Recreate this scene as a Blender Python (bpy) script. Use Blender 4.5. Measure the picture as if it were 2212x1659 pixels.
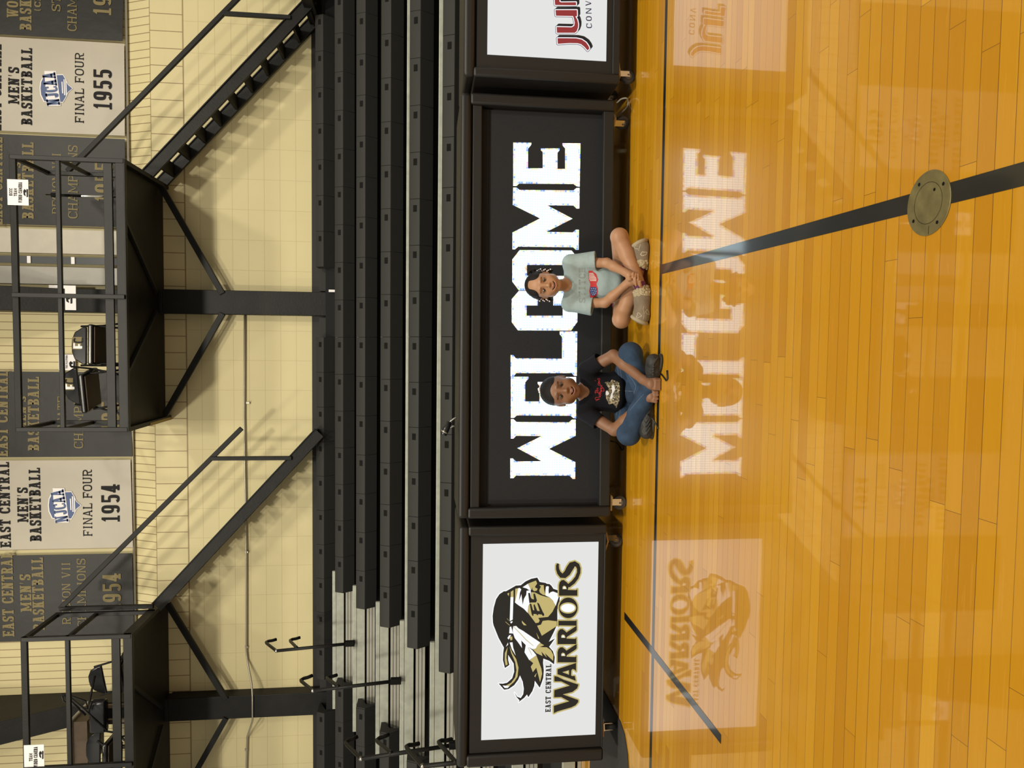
import bpy, bmesh, math, random
import numpy as np
from mathutils import Vector, Matrix
from mathutils.bvhtree import BVHTree
random.seed(7); np.random.seed(7)
for o in list(bpy.data.objects): bpy.data.objects.remove(o)
scn = bpy.context.scene
COL = scn.collection

# ---------------------------------------------------------------- camera
F_PX, CAM_H = 1600.0, 1.2
YAW, PITCH, ROLL = [math.radians(a) for a in (3.067, 6.699, 0.320)]
def cam_axes():
    cy, sy, cp, sp = math.cos(YAW), math.sin(YAW), math.cos(PITCH), math.sin(PITCH)
    fwd = Vector((-sy*cp, cy*cp, -sp)); right = Vector((cy, sy, 0)); up = right.cross(fwd)
    c, s = math.cos(ROLL), math.sin(ROLL)
    return c*right + s*up, -s*right + c*up, fwd
C_R, C_U, C_F = cam_axes()
CAM_P = Vector((0, 0, CAM_H))
cam = bpy.data.objects.new('camera', bpy.data.cameras.new('camera')); COL.objects.link(cam)
cam.data.sensor_fit = 'HORIZONTAL'; cam.data.sensor_width = 36.0
cam.data.lens = F_PX/2212.0*36.0; cam.data.clip_start = 0.05; cam.data.clip_end = 100
m = Matrix.Identity(4)           # the phone was held upright, the picture lies on its side
for i in range(3):
    m[i][0] = -C_U[i]; m[i][1] = C_R[i]; m[i][2] = -C_F[i]; m[i][3] = CAM_P[i]
cam.matrix_world = m
scn.camera = cam
def ray(x, y): return C_R*((829.5-y)/F_PX) + C_U*((1106.0-x)/F_PX) + C_F
def px(x, y, Y):                 # where the sight line of a picture point meets the plane at depth Y
    d = ray(x, y); return CAM_P + d*(Y/d.y)
def pz(x, y, z=0.0):             # where it meets a level plane
    d = ray(x, y); return CAM_P + d*((z-CAM_H)/d.z)

# ---------------------------------------------------------------- world, lights, exposure
scn.view_settings.view_transform = 'Standard'; scn.view_settings.look = 'None'
scn.view_settings.gamma = 1.0; scn.view_settings.use_curve_mapping = False
scn.view_settings.exposure = 0.0
scn.cycles.use_denoising = True
scn.cycles.max_bounces = 6; scn.cycles.diffuse_bounces = 3; scn.cycles.glossy_bounces = 4
scn.cycles.sample_clamp_indirect = 6.0
w = bpy.data.worlds.new('gym_air'); scn.world = w; w.use_nodes = True
bg = w.node_tree.nodes['Background']; bg.inputs[0].default_value = (1.0, 0.94, 0.80, 1); bg.inputs[1].default_value = 0.50
def lamp(name, loc, target, power, size, color=(1, .93, .78), spread=110):
    L = bpy.data.lights.new(name, 'AREA'); L.shape = 'DISK'; L.size = size; L.energy = power; L.color = color; L.spread = math.radians(spread)
    o = bpy.data.objects.new(name, L); COL.objects.link(o); o.location = loc
    o.rotation_euler = (Vector(target)-Vector(loc)).to_track_quat('-Z', 'Y').to_euler()
    return o
for x, y, p, t in [(-5.4, 4.2, 125, (-4.9, 10.4, 3.4)), (-0.9, 4.0, 85, (-1.0, 10.4, 3.2)), (4.4, 4.2, 130, (3.4, 10.4, 3.4))]:
    lamp('high_bay_lamp', (x, y, 9.3), t, p*.50, 0.6, spread=112)
for x, y, p in [(-4.6, -1.2, 305), (0.4, -1.6, 310), (5.0, -1.2, 305)]:
    lamp('high_bay_lamp', (x, y, 8.8), (x*.8, 7.5, 1.0), p*.76, 0.8, spread=118)

sp = bpy.data.lights.new('roof_spot', 'SPOT'); sp.energy = 85; sp.spot_size = math.radians(62); sp.spot_blend = .8; sp.shadow_soft_size = .15; sp.color = (1, .92, .76)
spo = bpy.data.objects.new('roof_spot', sp); COL.objects.link(spo); spo.location = (-3.6, 7.6, 8.9)
spo.rotation_euler = (Vector((-4.1, 10.5, 5.5))-spo.location).to_track_quat('-Z', 'Y').to_euler()

# ---------------------------------------------------------------- materials
M = {}
def nodes_of(name):
    m = bpy.data.materials.new(name); m.use_nodes = True
    nt = m.node_tree; return m, nt, nt.nodes['Principled BSDF']
def mat(name, col, rough=.5, metal=0, spec=.5, coat=0, bump=0, bscale=60, var=0, vscale=8, emit=0, sheen=0):
    m, nt, b = nodes_of(name)
    b.inputs['Base Color'].default_value = (*col, 1); b.inputs['Roughness'].default_value = rough
    b.inputs['Metallic'].default_value = metal; b.inputs['Specular IOR Level'].default_value = spec
    b.inputs['Coat Weight'].default_value = coat; b.inputs['Coat Roughness'].default_value = .08
    if sheen: b.inputs['Sheen Weight'].default_value = sheen
    if bump or var:
        tc = nt.nodes.new('ShaderNodeTexCoord')
    if bump:
        n = nt.nodes.new('ShaderNodeTexNoise'); n.inputs['Scale'].default_value = bscale; n.inputs['Detail'].default_value = 4
        nt.links.new(tc.outputs['Object'], n.inputs['Vector'])
        bp = nt.nodes.new('ShaderNodeBump'); bp.inputs['Strength'].default_value = bump; bp.inputs['Distance'].default_value = .01
        nt.links.new(n.outputs['Fac'], bp.inputs['Height']); nt.links.new(bp.outputs['Normal'], b.inputs['Normal'])
    if var:
        n = nt.nodes.new('ShaderNodeTexNoise'); n.inputs['Scale'].default_value = vscale; n.inputs['Detail'].default_value = 5
        nt.links.new(tc.outputs['Object'], n.inputs['Vector'])
        r = nt.nodes.new('ShaderNodeValToRGB')
        r.color_ramp.elements[0].position = .3; r.color_ramp.elements[1].position = .7
        r.color_ramp.elements[0].color = (*[c*(1-var) for c in col], 1)
        r.color_ramp.elements[1].color = (*[min(1, c*(1+var)) for c in col], 1)
        nt.links.new(n.outputs['Fac'], r.inputs['Fac']); nt.links.new(r.outputs['Color'], b.inputs['Base Color'])
    if emit:
        b.inputs['Specular IOR Level'].default_value = .06
        b.inputs['Emission Color'].default_value = (*col, 1); b.inputs['Emission Strength'].default_value = emit
        b.inputs['Base Color'].default_value = (.02, .02, .02, 1)
    M[name] = m; return m
class NG:                        # small shorthand for maths node graphs
    def __init__(s, nt): s.nt = nt
    def m(s, op, a, b=None, c=None):
        n = s.nt.nodes.new('ShaderNodeMath'); n.operation = op
        for i, v in enumerate((a, b, c)):
            if v is None: continue
            if isinstance(v, (int, float)): n.inputs[i].default_value = v
            else: s.nt.links.new(v, n.inputs[i])
        return n.outputs[0]
    def lines(s, c, off, step, wid):   # 1 on thin lines every `step`
        f = s.m('FRACT', s.m('DIVIDE', s.m('SUBTRACT', c, off), step))
        return s.m('GREATER_THAN', s.m('ABSOLUTE', s.m('SUBTRACT', f, .5)), .5-wid/(2*step))
    def mix(s, f, a, b):
        n = s.nt.nodes.new('ShaderNodeMix'); n.data_type = 'RGBA'
        for sock, v in ((n.inputs[0], f), (n.inputs[6], a), (n.inputs[7], b)):
            if isinstance(v, (int, float)): sock.default_value = v
            elif isinstance(v, tuple): sock.default_value = (*v, 1) if len(v) == 3 else v
            else: s.nt.links.new(v, sock)
        return n.outputs[2]
    def xyz(s):
        tc = s.nt.nodes.new('ShaderNodeTexCoord'); sp = s.nt.nodes.new('ShaderNodeSeparateXYZ')
        s.nt.links.new(tc.outputs['Object'], sp.inputs[0]); s.tc = tc
        return sp.outputs
    def comb(s, a, b=0.0, c=0.0):
        n = s.nt.nodes.new('ShaderNodeCombineXYZ')
        for i, v in enumerate((a, b, c)):
            if isinstance(v, (int, float)): n.inputs[i].default_value = v
            else: s.nt.links.new(v, n.inputs[i])
        return n.outputs[0]
    def white(s, vec):
        n = s.nt.nodes.new('ShaderNodeTexWhiteNoise'); n.noise_dimensions = '3D'; s.nt.links.new(vec, n.inputs['Vector'])
        return n.outputs['Value']
    def noise(s, vec, scale, detail=4, rough=.5):
        n = s.nt.nodes.new('ShaderNodeTexNoise'); n.inputs['Scale'].default_value = scale
        n.inputs['Detail'].default_value = detail; n.inputs['Roughness'].default_value = rough
        s.nt.links.new(vec, n.inputs['Vector']); return n.outputs['Fac']
    def ramp(s, f, stops):
        n = s.nt.nodes.new('ShaderNodeValToRGB'); e = n.color_ramp.elements
        while len(e) < len(stops): e.new(.5)
        for k, (p, c) in zip(e, stops): k.position = p; k.color = (*c, 1)
        s.nt.links.new(f, n.inputs[0]); return n.outputs[0]
    def bump(s, h, b, strength, dist=.003):
        n = s.nt.nodes.new('ShaderNodeBump'); n.inputs['Strength'].default_value = strength; n.inputs['Distance'].default_value = dist
        s.nt.links.new(h, n.inputs['Height']); s.nt.links.new(n.outputs[0], b.inputs['Normal'])

def wood_floor():
    m, nt, b = nodes_of('maple_boards'); g = NG(nt); X, Y, Z = g.xyz()
    W = .0527
    row = g.m('FLOOR', g.m('DIVIDE', g.m('SUBTRACT', Y, .0445), W))
    r1 = g.white(g.comb(row, 3.7, 1.3)); r2 = g.white(g.comb(row, 9.1, 5.3))
    L = g.m('ADD', .75, g.m('MULTIPLY', r2, .9))
    u = g.m('DIVIDE', g.m('ADD', X, g.m('MULTIPLY', r1, 20.0)), L)
    col = g.m('FLOOR', u)
    t = g.white(g.comb(row, col, 2.0))
    grain = g.noise(g.comb(g.m('MULTIPLY', X, 1.6), g.m('MULTIPLY', Y, 26.0), g.m('MULTIPLY', t, 40.0)), 3.0, 6, .62)
    base = g.ramp(t, [(0, (.53, .240, .007)), (.4, (.58, .272, .008)), (.75, (.615, .298, .009)), (1, (.67, .338, .014))])
    c = g.mix(g.m('MULTIPLY', grain, .42), base, (.44, .165, .008))
    c = g.mix(g.m('MULTIPLY', g.m('GREATER_THAN', grain, .62), .18), c, (.74, .38, .045))
    seam = g.lines(Y, .0445, W, .0019)
    fu = g.m('FRACT', u)
    endj = g.m('LESS_THAN', g.m('MULTIPLY', fu, L), .0014)
    jr = g.white(g.comb(row, 1.0, 8.0))
    dark = g.m('MAXIMUM', g.m('MULTIPLY', seam, g.m('ADD', .40, g.m('MULTIPLY', jr, .6))), g.m('MULTIPLY', endj, .8))
    c = g.mix(dark, c, (.12, .045, .008))
    nt.links.new(c, b.inputs['Base Color'])
    b.inputs['Roughness'].default_value = .33; b.inputs['Specular IOR Level'].default_value = .3
    b.inputs['Coat Weight'].default_value = 1.0; b.inputs['Coat Roughness'].default_value = .032; b.inputs['Coat IOR'].default_value = 1.5
    n = nt.nodes.new('ShaderNodeBump'); n.inputs['Strength'].default_value = .16; n.inputs['Distance'].default_value = .0006
    h = g.m('ADD', g.m('MULTIPLY', g.noise(g.comb(g.m('MULTIPLY', X, 2.5), g.m('MULTIPLY', Y, 7.0), 0), 2.0, 2), 1.1), g.m('MULTIPLY', dark, -.25))
    nt.links.new(h, n.inputs['Height'])
    nt.links.new(n.outputs[0], b.inputs['Coat Normal']); nt.links.new(n.outputs[0], b.inputs['Normal'])
    M['wood'] = m
def wall_blocks():
    m, nt, b = nodes_of('painted_block_wall'); g = NG(nt); X, Y, Z = g.xyz()
    beige, beige2 = (.575, .505, .275), (.635, .555, .315)
    z1, z2, z3, z4 = 2.738, 4.385, 4.80, 5.12
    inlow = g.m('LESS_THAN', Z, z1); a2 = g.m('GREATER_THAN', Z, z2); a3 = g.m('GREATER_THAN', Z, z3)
    blk = g.m('MAXIMUM', g.lines(X, .147, .4045, .006), g.lines(Z, 2.738, .2075, .007))
    til = g.lines(X, .06, .2215, .011); sid = g.lines(X, .01, .1055, .011)
    jblk = g.m('MULTIPLY', blk, g.m('SUBTRACT', 1.0, a2))
    jtil = g.m('MULTIPLY', til, g.m('MULTIPLY', a2, g.m('SUBTRACT', 1.0, a3)))
    jsid = g.m('MULTIPLY', sid, a3)
    edge = g.m('MAXIMUM', g.m('LESS_THAN', g.m('ABSOLUTE', g.m('SUBTRACT', Z, z2)), .009), g.m('LESS_THAN', g.m('ABSOLUTE', g.m('SUBTRACT', Z, z3)), .005))
    dirt = g.noise(g.tc.outputs['Object'], 1.7, 5, .6)
    cell = g.white(g.comb(g.m('FLOOR', g.m('DIVIDE', g.m('SUBTRACT', X, .147), .4045)), g.m('FLOOR', g.m('DIVIDE', g.m('SUBTRACT', Z, 2.738), .2075)), 1.0))
    c = g.mix(dirt, beige, beige2)
    c = g.mix(g.m('MULTIPLY', cell, .12), c, (.56, .46, .26))
    c = g.mix(g.m('MULTIPLY', jblk, .45), c, (.36, .27, .14))
    c = g.mix(g.m('MULTIPLY', g.m('MAXIMUM', jtil, jsid), .82), c, (.20, .125, .06))
    c = g.mix(g.m('MULTIPLY', edge, .8), c, (.22, .15, .07))
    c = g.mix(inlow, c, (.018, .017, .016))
    nt.links.new(c, b.inputs['Base Color']); b.inputs['Roughness'].default_value = .55; b.inputs['Specular IOR Level'].default_value = .3
    h = g.m('ADD', g.m('MULTIPLY', g.m('MAXIMUM', g.m('MAXIMUM', blk, jtil), jsid), -1.0), g.m('MULTIPLY', g.noise(g.tc.outputs['Object'], 55, 3), .35))
    g.bump(h, b, .35, .004)
    M['wall'] = m
def led_mats():
    p = .0143
    for name, edge in (('led_text', 0), ('led_edge', 1)):
        m, nt, b = nodes_of(name); g = NG(nt); X, Y, Z = g.xyz()
        cx, cz = g.m('DIVIDE', X, p), g.m('DIVIDE', Z, p)
        fx, fz = g.m('SUBTRACT', g.m('FRACT', cx), .5), g.m('SUBTRACT', g.m('FRACT', cz), .5)
        r = g.m('SQRT', g.m('ADD', g.m('MULTIPLY', fx, fx), g.m('MULTIPLY', fz, fz)))
        dot = g.m('SUBTRACT', 1.0, g.m('SMOOTH_MIN', g.m('MULTIPLY', g.m('MAXIMUM', g.m('SUBTRACT', r, .18), 0.0), 2.5), 1.0, .1))
        if edge:
            k = g.white(g.comb(g.m('FLOOR', cx), g.m('FLOOR', cz), 4.0))
            c = g.ramp(k, [(0, (.12, .25, 1.0)), (.22, (.18, .34, 1.0)), (.28, (1, .42, .26)), (.40, (1, .52, .34)), (.46, (.45, 1, .28)), (.58, (.66, 1, .36)), (.64, (.95, .95, 1)), (1, (1, 1, 1))])
            c = g.mix(g.m('MULTIPLY', g.m('SUBTRACT', 1.0, dot), .45), c, (.8, .85, .8))
        else:
            c = g.mix(dot, (.22, .60, .70), (1.0, .96, 1.0))
        nt.links.new(c, b.inputs['Emission Color']); b.inputs['Emission Strength'].default_value = 2.7 if not edge else 1.6
        b.inputs['Base Color'].default_value = (.02, .02, .02, 1)
        M[name] = m
wood_floor(); wall_blocks(); led_mats()
mat('court_paint', (.012, .011, .010), .35, coat=1.0)
mat('steel', (.0105, .010, .009), .5, spec=.22, bump=.15, bscale=40, var=.25, vscale=5)
mat('steel_grey', (.0105, .0100, .0092), .48, spec=.3, var=.25, vscale=6)
mat('seat_plastic', (.025, .0248, .0222), .6, spec=.25, bump=.15, bscale=300)
mat('slot_dark', (.008, .008, .007), .9, spec=.1)
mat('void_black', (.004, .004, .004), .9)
mat('aluminium', (.40, .41, .345), .42, metal=.2, var=.12, vscale=14)
mat('aluminium_strip', (.40, .385, .325), .38, metal=.2)
mat('vinyl_pad', (.0125, .0118, .011), .45, spec=.4, bump=.06, bscale=160)
mat('frame_black', (.014, .0136, .0128), .55, spec=.35)
mat('led_black', (.0155, .017, .0205), .75, spec=.3, bump=.3, bscale=500)
mat('lcd_white', (.80, .81, .80), .3, emit=.95)
mat('lcd_black', (.010, .009, .008), .3, emit=.9)
mat('lcd_gold', (.56, .46, .17), .3, emit=.95)
mat('lcd_pure', (.95, .96, .97), .3, emit=1.0)
mat('lcd_red', (.26, .022, .026), .3, emit=1.1)
mat('lcd_navy', (.028, .018, .06), .3, emit=.9)
mat('banner_white', (.40, .36, .285), .45, bump=.25, bscale=5, var=.05, vscale=2)
mat('banner_dark', (.0125, .0118, .0104), .45, spec=.3, bump=.35, bscale=5, var=.15, vscale=2)
mat('ink_black', (.012, .011, .012), .6, spec=.15)
mat('ink_gold', (.185, .145, .058), .55, spec=.3)
mat('ink_blue', (.04, .075, .20), .5)
mat('paper', (.80, .77, .76), .6)
mat('chrome', (.75, .73, .68), .2, metal=1)
mat('galvanised', (.42, .39, .32), .4, metal=.7)
mat('brass_plate', (.20, .165, .065), .42, metal=.35, var=.25, vscale=25, coat=.4)
mat('wheel_grey', (.045, .045, .045), .5)
mat('wheel_hub', (.16, .16, .165), .4)
mat('ply_edge', (.42, .28, .12), .6)
mat('cable_white', (.50, .47, .40), .4)
mat('cable_black', (.012, .011, .010), .45)
mat('carpet', (.032, .030, .029), .9, bump=.6, bscale=350, var=.5, vscale=260)
mat('yellow_paint', (.36, .24, .035), .5)
mat('brown_pad', (.085, .055, .034), .6, var=.2)
mat('black_vinyl', (.010, .010, .011), .25, spec=.6)
mat('dark_wood', (.075, .045, .022), .5, var=.2, vscale=9)
mat('grey_glass', (.10, .105, .11), .15)
mat('white_board', (.46, .42, .34), .55, var=.04)
mat('grey_board', (.33, .315, .275), .55, var=.04)

# ---------------------------------------------------------------- mesh and object helpers
class MB:
    def __init__(s): s.v = []; s.f = []; s.mi = []; s.k = 0
    def add(s, vs, fs, mi=None):
        n = len(s.v); s.v += [tuple(p) for p in vs]; s.f += [tuple(i+n for i in f) for f in fs]
        s.mi += [s.k if mi is None else mi]*len(fs); return s
    def box(s, x0, x1, y0, y1, z0, z1, mi=None):
        return s.add([(x, y, z) for z in (z0, z1) for y in (y0, y1) for x in (x0, x1)],
            [(0, 2, 3, 1), (4, 5, 7, 6), (0, 1, 5, 4), (2, 6, 7, 3), (0, 4, 6, 2), (1, 3, 7, 5)], mi)
    def bar(s, a, b, w, h=None, up=(0, 0, 1), mi=None):     # box section between two points; w sideways, h along up
        a, b = Vector(a), Vector(b); h = h or w; d = (b-a).normalized(); sd = d.cross(Vector(up))
        if sd.length < 1e-4: sd = Vector((1, 0, 0))
        sd.normalize(); u = sd.cross(d).normalized()
        vs = [p+sd*(i*w/2)+u*(j*h/2) for p in (a, b) for i, j in ((-1, -1), (1, -1), (1, 1), (-1, 1))]
        return s.add(vs, [(3, 2, 1, 0), (4, 5, 6, 7), (0, 1, 5, 4), (1, 2, 6, 5), (2, 3, 7, 6), (3, 0, 4, 7)], mi)
    def tube(s, pts, r, n=10, mi=None, cap=True):
        pts = [Vector(p) for p in pts]; rs = r if isinstance(r, (list, tuple)) else [r]*len(pts)
        vs = []; fs = []; prev = None
        for i, p in enumerate(pts):
            t = (pts[min(i+1, len(pts)-1)]-pts[max(i-1, 0)]).normalized()
            if prev is None:
                prev = t.orthogonal().normalized()
            sd = (prev - t*prev.dot(t)).normalized(); prev = sd; u = t.cross(sd)
            for k in range(n):
                a = 2*math.pi*k/n; vs.append(p+(sd*math.cos(a)+u*math.sin(a))*rs[i])
        for i in range(len(pts)-1):
            for k in range(n):
                fs.append((i*n+k, i*n+(k+1) % n, (i+1)*n+(k+1) % n, (i+1)*n+k))
        if cap: fs += [tuple(range(n-1, -1, -1)), tuple((len(pts)-1)*n+k for k in range(n))]
        return s.add(vs, fs, mi)
    def disc(s, c, ax, r, h, n=24, mi=None):
        c = Vector(c); ax = Vector(ax).normalized(); return s.tube([c-ax*h/2, c+ax*h/2], r, n, mi)
    def prism(s, poly, to3, depth, mi=None):               # poly: 2-D outline, to3(a,b,d) -> point
        n = len(poly); vs = [to3(a, b, 0) for a, b in poly]+[to3(a, b, depth) for a, b in poly]
        return s.add(vs, [tuple(range(n)), tuple(range(2*n-1, n-1, -1))]+[(i, n+i, n+(i+1) % n, (i+1) % n) for i in range(n)], mi)
    def ball(s, c, r, n=10, mi=None):
        c = Vector(c); r = (r, r, r) if isinstance(r, (int, float)) else r; vs = []; fs = []; m_ = n//2+1
        for i in range(m_+1):
            a = math.pi*i/m_
            for k in range(n):
                b = 2*math.pi*k/n; vs.append(c+Vector((r[0]*math.sin(a)*math.cos(b), r[1]*math.sin(a)*math.sin(b), r[2]*math.cos(a))))
        for i in range(m_):
            for k in range(n): fs.append((i*n+k, (i+1)*n+k, (i+1)*n+(k+1) % n, i*n+(k+1) % n))
        return s.add(vs, fs, mi)
    def build(s, name, mats, parent=None, local=False, bevel=0, smooth=False, seg=2):
        me = bpy.data.meshes.new(name); me.from_pydata(s.v, [], s.f)
        for mm in (mats if isinstance(mats, (list, tuple)) else [mats]): me.materials.append(M[mm] if isinstance(mm, str) else mm)
        me.polygons.foreach_set('material_index', s.mi)
        bm = bmesh.new(); bm.from_mesh(me); bmesh.ops.recalc_face_normals(bm, faces=bm.faces); bm.to_mesh(me); bm.free()
        me.update()
        o = bpy.data.objects.new(name, me); COL.objects.link(o)
        if parent is not None: attach(o, parent, local)
        if bevel:
            b = o.modifiers.new('bevel', 'BEVEL'); b.width = bevel; b.segments = seg; b.limit_method = 'ANGLE'; b.angle_limit = .6
        if smooth or bevel:
            me.polygons.foreach_set('use_smooth', [True]*len(me.polygons))
            if not smooth or smooth == 'auto':
                try: me.set_sharp_from_angle(angle=.7)
                except Exception: pass
        return o
def world_of(o):
    mt = Matrix.LocRotScale(o.location, o.rotation_euler, o.scale)
    return world_of(o.parent) @ o.matrix_parent_inverse @ mt if o.parent else mt
def attach(o, parent, local=False):
    o.parent = parent
    if not local: o.matrix_parent_inverse = world_of(parent).inverted()
def tag(o, label=None, cat=None, group=None, kind=None):
    if label: o['label'] = label
    if cat: o['category'] = cat
    if group: o['group'] = group
    if kind: o['kind'] = kind
    return o
def thing(name, label, cat, loc=(0, 0, 0), rz=0, group=None):
    o = bpy.data.objects.new(name, None); COL.objects.link(o); o.location = loc; o.rotation_euler = (0, 0, rz)
    o.empty_display_size = .05
    return tag(o, label, cat, group)
def kids(o): return [c for c in bpy.data.objects if c.parent == o]
def copy_tree(o, parent=None):
    c = o.copy(); COL.objects.link(c)
    if parent is not None: c.parent = parent
    for ch in kids(o): copy_tree(ch, c)
    return c

# ---------------------------------------------------------------- slab-serif lettering, drawn as flat polygons
def ring(cx, cy, rx, ry, tx, ty, a0=0, a1=360, n=20, p=2.6):
    out = []
    for i in range(n):
        q = []
        for a, k in ((a0+(a1-a0)*i/n, 0), (a0+(a1-a0)*(i+1)/n, 0), (a0+(a1-a0)*(i+1)/n, 1), (a0+(a1-a0)*i/n, 1)):
            c, s_ = math.cos(math.radians(a)), math.sin(math.radians(a))
            e = 2/p; X = math.copysign(abs(c)**e, c); Yv = math.copysign(abs(s_)**e, s_)
            q.append((cx+(rx-tx*k)*X, cy+(ry-ty*k)*Yv))
        out.append(q)
    return out
def glyph(ch, w, s, h, sl, sh):
    """polygons of one capital in a box w wide and 1 high; s stem, h bar, sl serif reach, sh serif thickness"""
    P = []
    def R(x0, x1, y0, y1): P.append([(x0, y0), (x1, y0), (x1, y1), (x0, y1)])
    def stem(x, y0=0, y1=1, lo=True, hi=True):
        R(x, x+s, y0, y1)
        if lo: R(x-sl, x+s+sl, y0, y0+sh)
        if hi: R(x-sl, x+s+sl, y1-sh, y1)
    def diag(x0, y0, x1, y1, t): P.append([(x0, y0), (x0+t, y0), (x1+t, y1), (x1, y1)])
    a, b = sl, w-sl                       # inner extents
    if ch in 'EFL':
        stem(a)
        if ch in 'EL': R(a, w, 0, h); R(w-h*.8, w, 0, .28)
        if ch in 'EF': R(a, w, 1-h, 1); R(w-h*.8, w, .74, 1); R(a, w*.72, .5-h/2, .5+h/2); R(w*.62, w*.62+h*.8, .36, .64)
    elif ch == 'T':
        stem(w/2-s/2, hi=False); R(0, w, 1-h, 1); R(0, h*.8, .72, 1); R(w-h*.8, w, .72, 1)
    elif ch == 'I': stem(w/2-s/2)
    elif ch == 'H': stem(a); stem(b-s); R(a, b, .5-h/2, .5+h/2)
    elif ch == 'A':
        diag(a, 0, w/2-s*.45, 1, s*.62); diag(b-s, 0, w/2-s*.5, 1, s); R(w*.25, w*.75, .26, .26+h*.9)
        R(0, a+s*.62+sl, 0, sh); R(b-s-sl, w, 0, sh); R(w/2-s*.9, w/2+s*.2, 1-sh, 1)
    elif ch == 'V':
        diag(w/2-s*.5, 0, a, 1, s); diag(w/2-s*.2, 0, b-s*.62, 1, s*.62); R(0, a+s+sl, 1-sh, 1); R(b-s*.62-sl, w, 1-sh, 1)
    elif ch == 'N':
        t = s*.75; R(a, a+t, 0, 1); R(b-t, b, 0, 1); P.append([(a, 1), (a+s, 1), (b, 0), (b-s, 0)])
        R(0, a+t+sl, 0, sh); R(0, a+t, 1-sh, 1); R(b-t-sl, w, 1-sh, 1)
    elif ch == 'M':
        t = s*.85; R(a, a+t*.8, 0, 1); R(b-t, b, 0, 1)
        P.append([(a, 1), (a+t, 1), (w/2+t*.3, .18), (w/2-t*.5, .18)]); P.append([(b-t*.8, 1), (b, 1), (w/2+t*.3, .18), (w/2-t*.1, .18)])
        R(0, a+t*.8+sl, 0, sh); R(b-t-sl, w, 0, sh); R(0, a+t, 1-sh, 1); R(b-t, w, 1-sh, 1)
    elif ch == 'W':
        t = s*.85
        for x0 in (a, w/2-t*.4): diag(x0+(w/2-a)*.42-t*.1, 0, x0, 1, t); diag(x0+(w/2-a)*.42+t*.3, 0, x0+(w/2-a)-t*.2, 1, t*.6)
        R(0, a+t+sl, 1-sh, 1); R(w-s-2*sl, w, 1-sh, 1)
    elif ch == 'K':
        stem(a); diag(a+s*.8, .42, b-s*.8, 1, s*.7); diag(b-s, 0, a+s*.9, .62, s)
        R(b-s-sl, w, 0, sh); R(b-s*.8-sl, w, 1-sh, 1)
    elif ch in 'BPR':
        stem(a, hi=True)
        if ch == 'B':
            P += ring(w*.42, .745, w*.54, .255, s, h, -90, 90); P += ring(w*.42, .265, w*.58, .265, s, h, -90, 90)
            R(a, w*.45, 1-h, 1); R(a, w*.45, 0, h); R(a, w*.45, .49, .49+h*.9)
        else:
            P += ring(w*.42, .72, w*.54, .28, s, h, -90, 90); R(a, w*.45, 1-h, 1); R(a, w*.45, .44, .44+h)
            if ch == 'R': diag(w*.62, 0, w*.45, .46, s*.95); R(w*.62, w, 0, sh)
    elif ch in 'CGO0':
        if ch in 'O0': P += ring(w/2, .5, w/2, .5, s, h, 0, 360, 28)
        else:
            P += ring(w/2, .5, w/2, .5, s, h, 48, 312, 24); R(w-s*.7, w, .66, .98); 
            if ch == 'G': R(w-s, w, .06, .46); R(w-s-sl*2, w, .46-sh, .46)
            else: R(w-s*.6, w, .06, .3)
    elif ch == 'S':
        P += ring(w/2, .73, w/2, .27, s, h, 40, 250, 16); P += ring(w/2, .27, w/2, .27, s, h, -140, 70, 16)
        P.append([(w*.10, .62), (w*.42, .42), (w*.9, .38), (w*.58, .60)]); R(w-s*.7, w, .68, .98); R(0, s*.7, .02, .32)
    elif ch == 'J': R(b-s, b, .3, 1); R(b-s-sl, w, 1-sh, 1); P += ring(w/2, .3, b-w/2, .3, s, h, 180, 360, 14)
    elif ch == 'D': stem(a); P += ring(w*.4, .5, w*.6, .5, s, h, -90, 90); R(a, w*.42, 1-h, 1); R(a, w*.42, 0, h)
    elif ch == 'U':
        P += ring(w/2, .32, b-w/2, .32, s, h, 180, 360); R(a, a+s, .3, 1); R(b-s, b, .3, 1); R(0, a+s+sl, 1-sh, 1); R(b-s-sl, w, 1-sh, 1)
    elif ch == 'X': diag(a, 0, b-s, 1, s*.8); diag(b-s, 0, a, 1, s)
    elif ch == '1': R(w/2-s/2, w/2+s/2, 0, 1); R(w/2-s/2-sl*1.6, w/2+s/2+sl*1.6, 0, sh); P.append([(w/2-s*1.2, .78), (w/2-s*.2, .78), (w/2, 1), (w/2-s*.4, 1)])
    elif ch == '9': P += ring(w/2, .66, w/2, .34, s, h, 0, 360, 24); R(w-s, w, .26, .66); P += ring(w/2, .27, w/2, .27, s, h, -150, 0, 12)
    elif ch == '5':
        R(w*.1, w*.1+s*.7, .5, 1); R(w*.1, w*.95, 1-h*1.1, 1); P += ring(w/2, .32, w/2, .32, s, h, -150, 130, 22)
    elif ch == '4': R(w*.80-s, w*.80, 0, 1); R(0, w, .22, .22+h); P.append([(0, .22), (s*.9, .22+h), (w*.80-s*.2, 1), (w*.80-s, 1)]); R(w*.80-s-sl, w*.80+sl, 0, sh)
    elif ch == '3': P += ring(w/2, .73, w/2, .27, s, h, -90, 150, 16); P += ring(w/2, .27, w/2, .27, s, h, -150, 90, 16)
    elif ch == "'": P.append([(w*.2, 1), (w*.2+s, 1), (w*.2+s*.5, .66), (w*.2+s*.1, .66)])
    elif ch == '(': P += ring(w*1.0, .5, w*.9, .62, s*.8, h, 120, 240, 8)
    elif ch == '.': R(0, s, 0, s)
    elif ch == 'Y': diag(w/2-s*.5, .42, a, 1, s); diag(w/2-s*.3, .42, b-s*.7, 1, s*.7); R(w/2-s/2, w/2+s/2, 0, .5); R(w/2-s/2-sl, w/2+s/2+sl, 0, sh)
    return P
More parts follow.
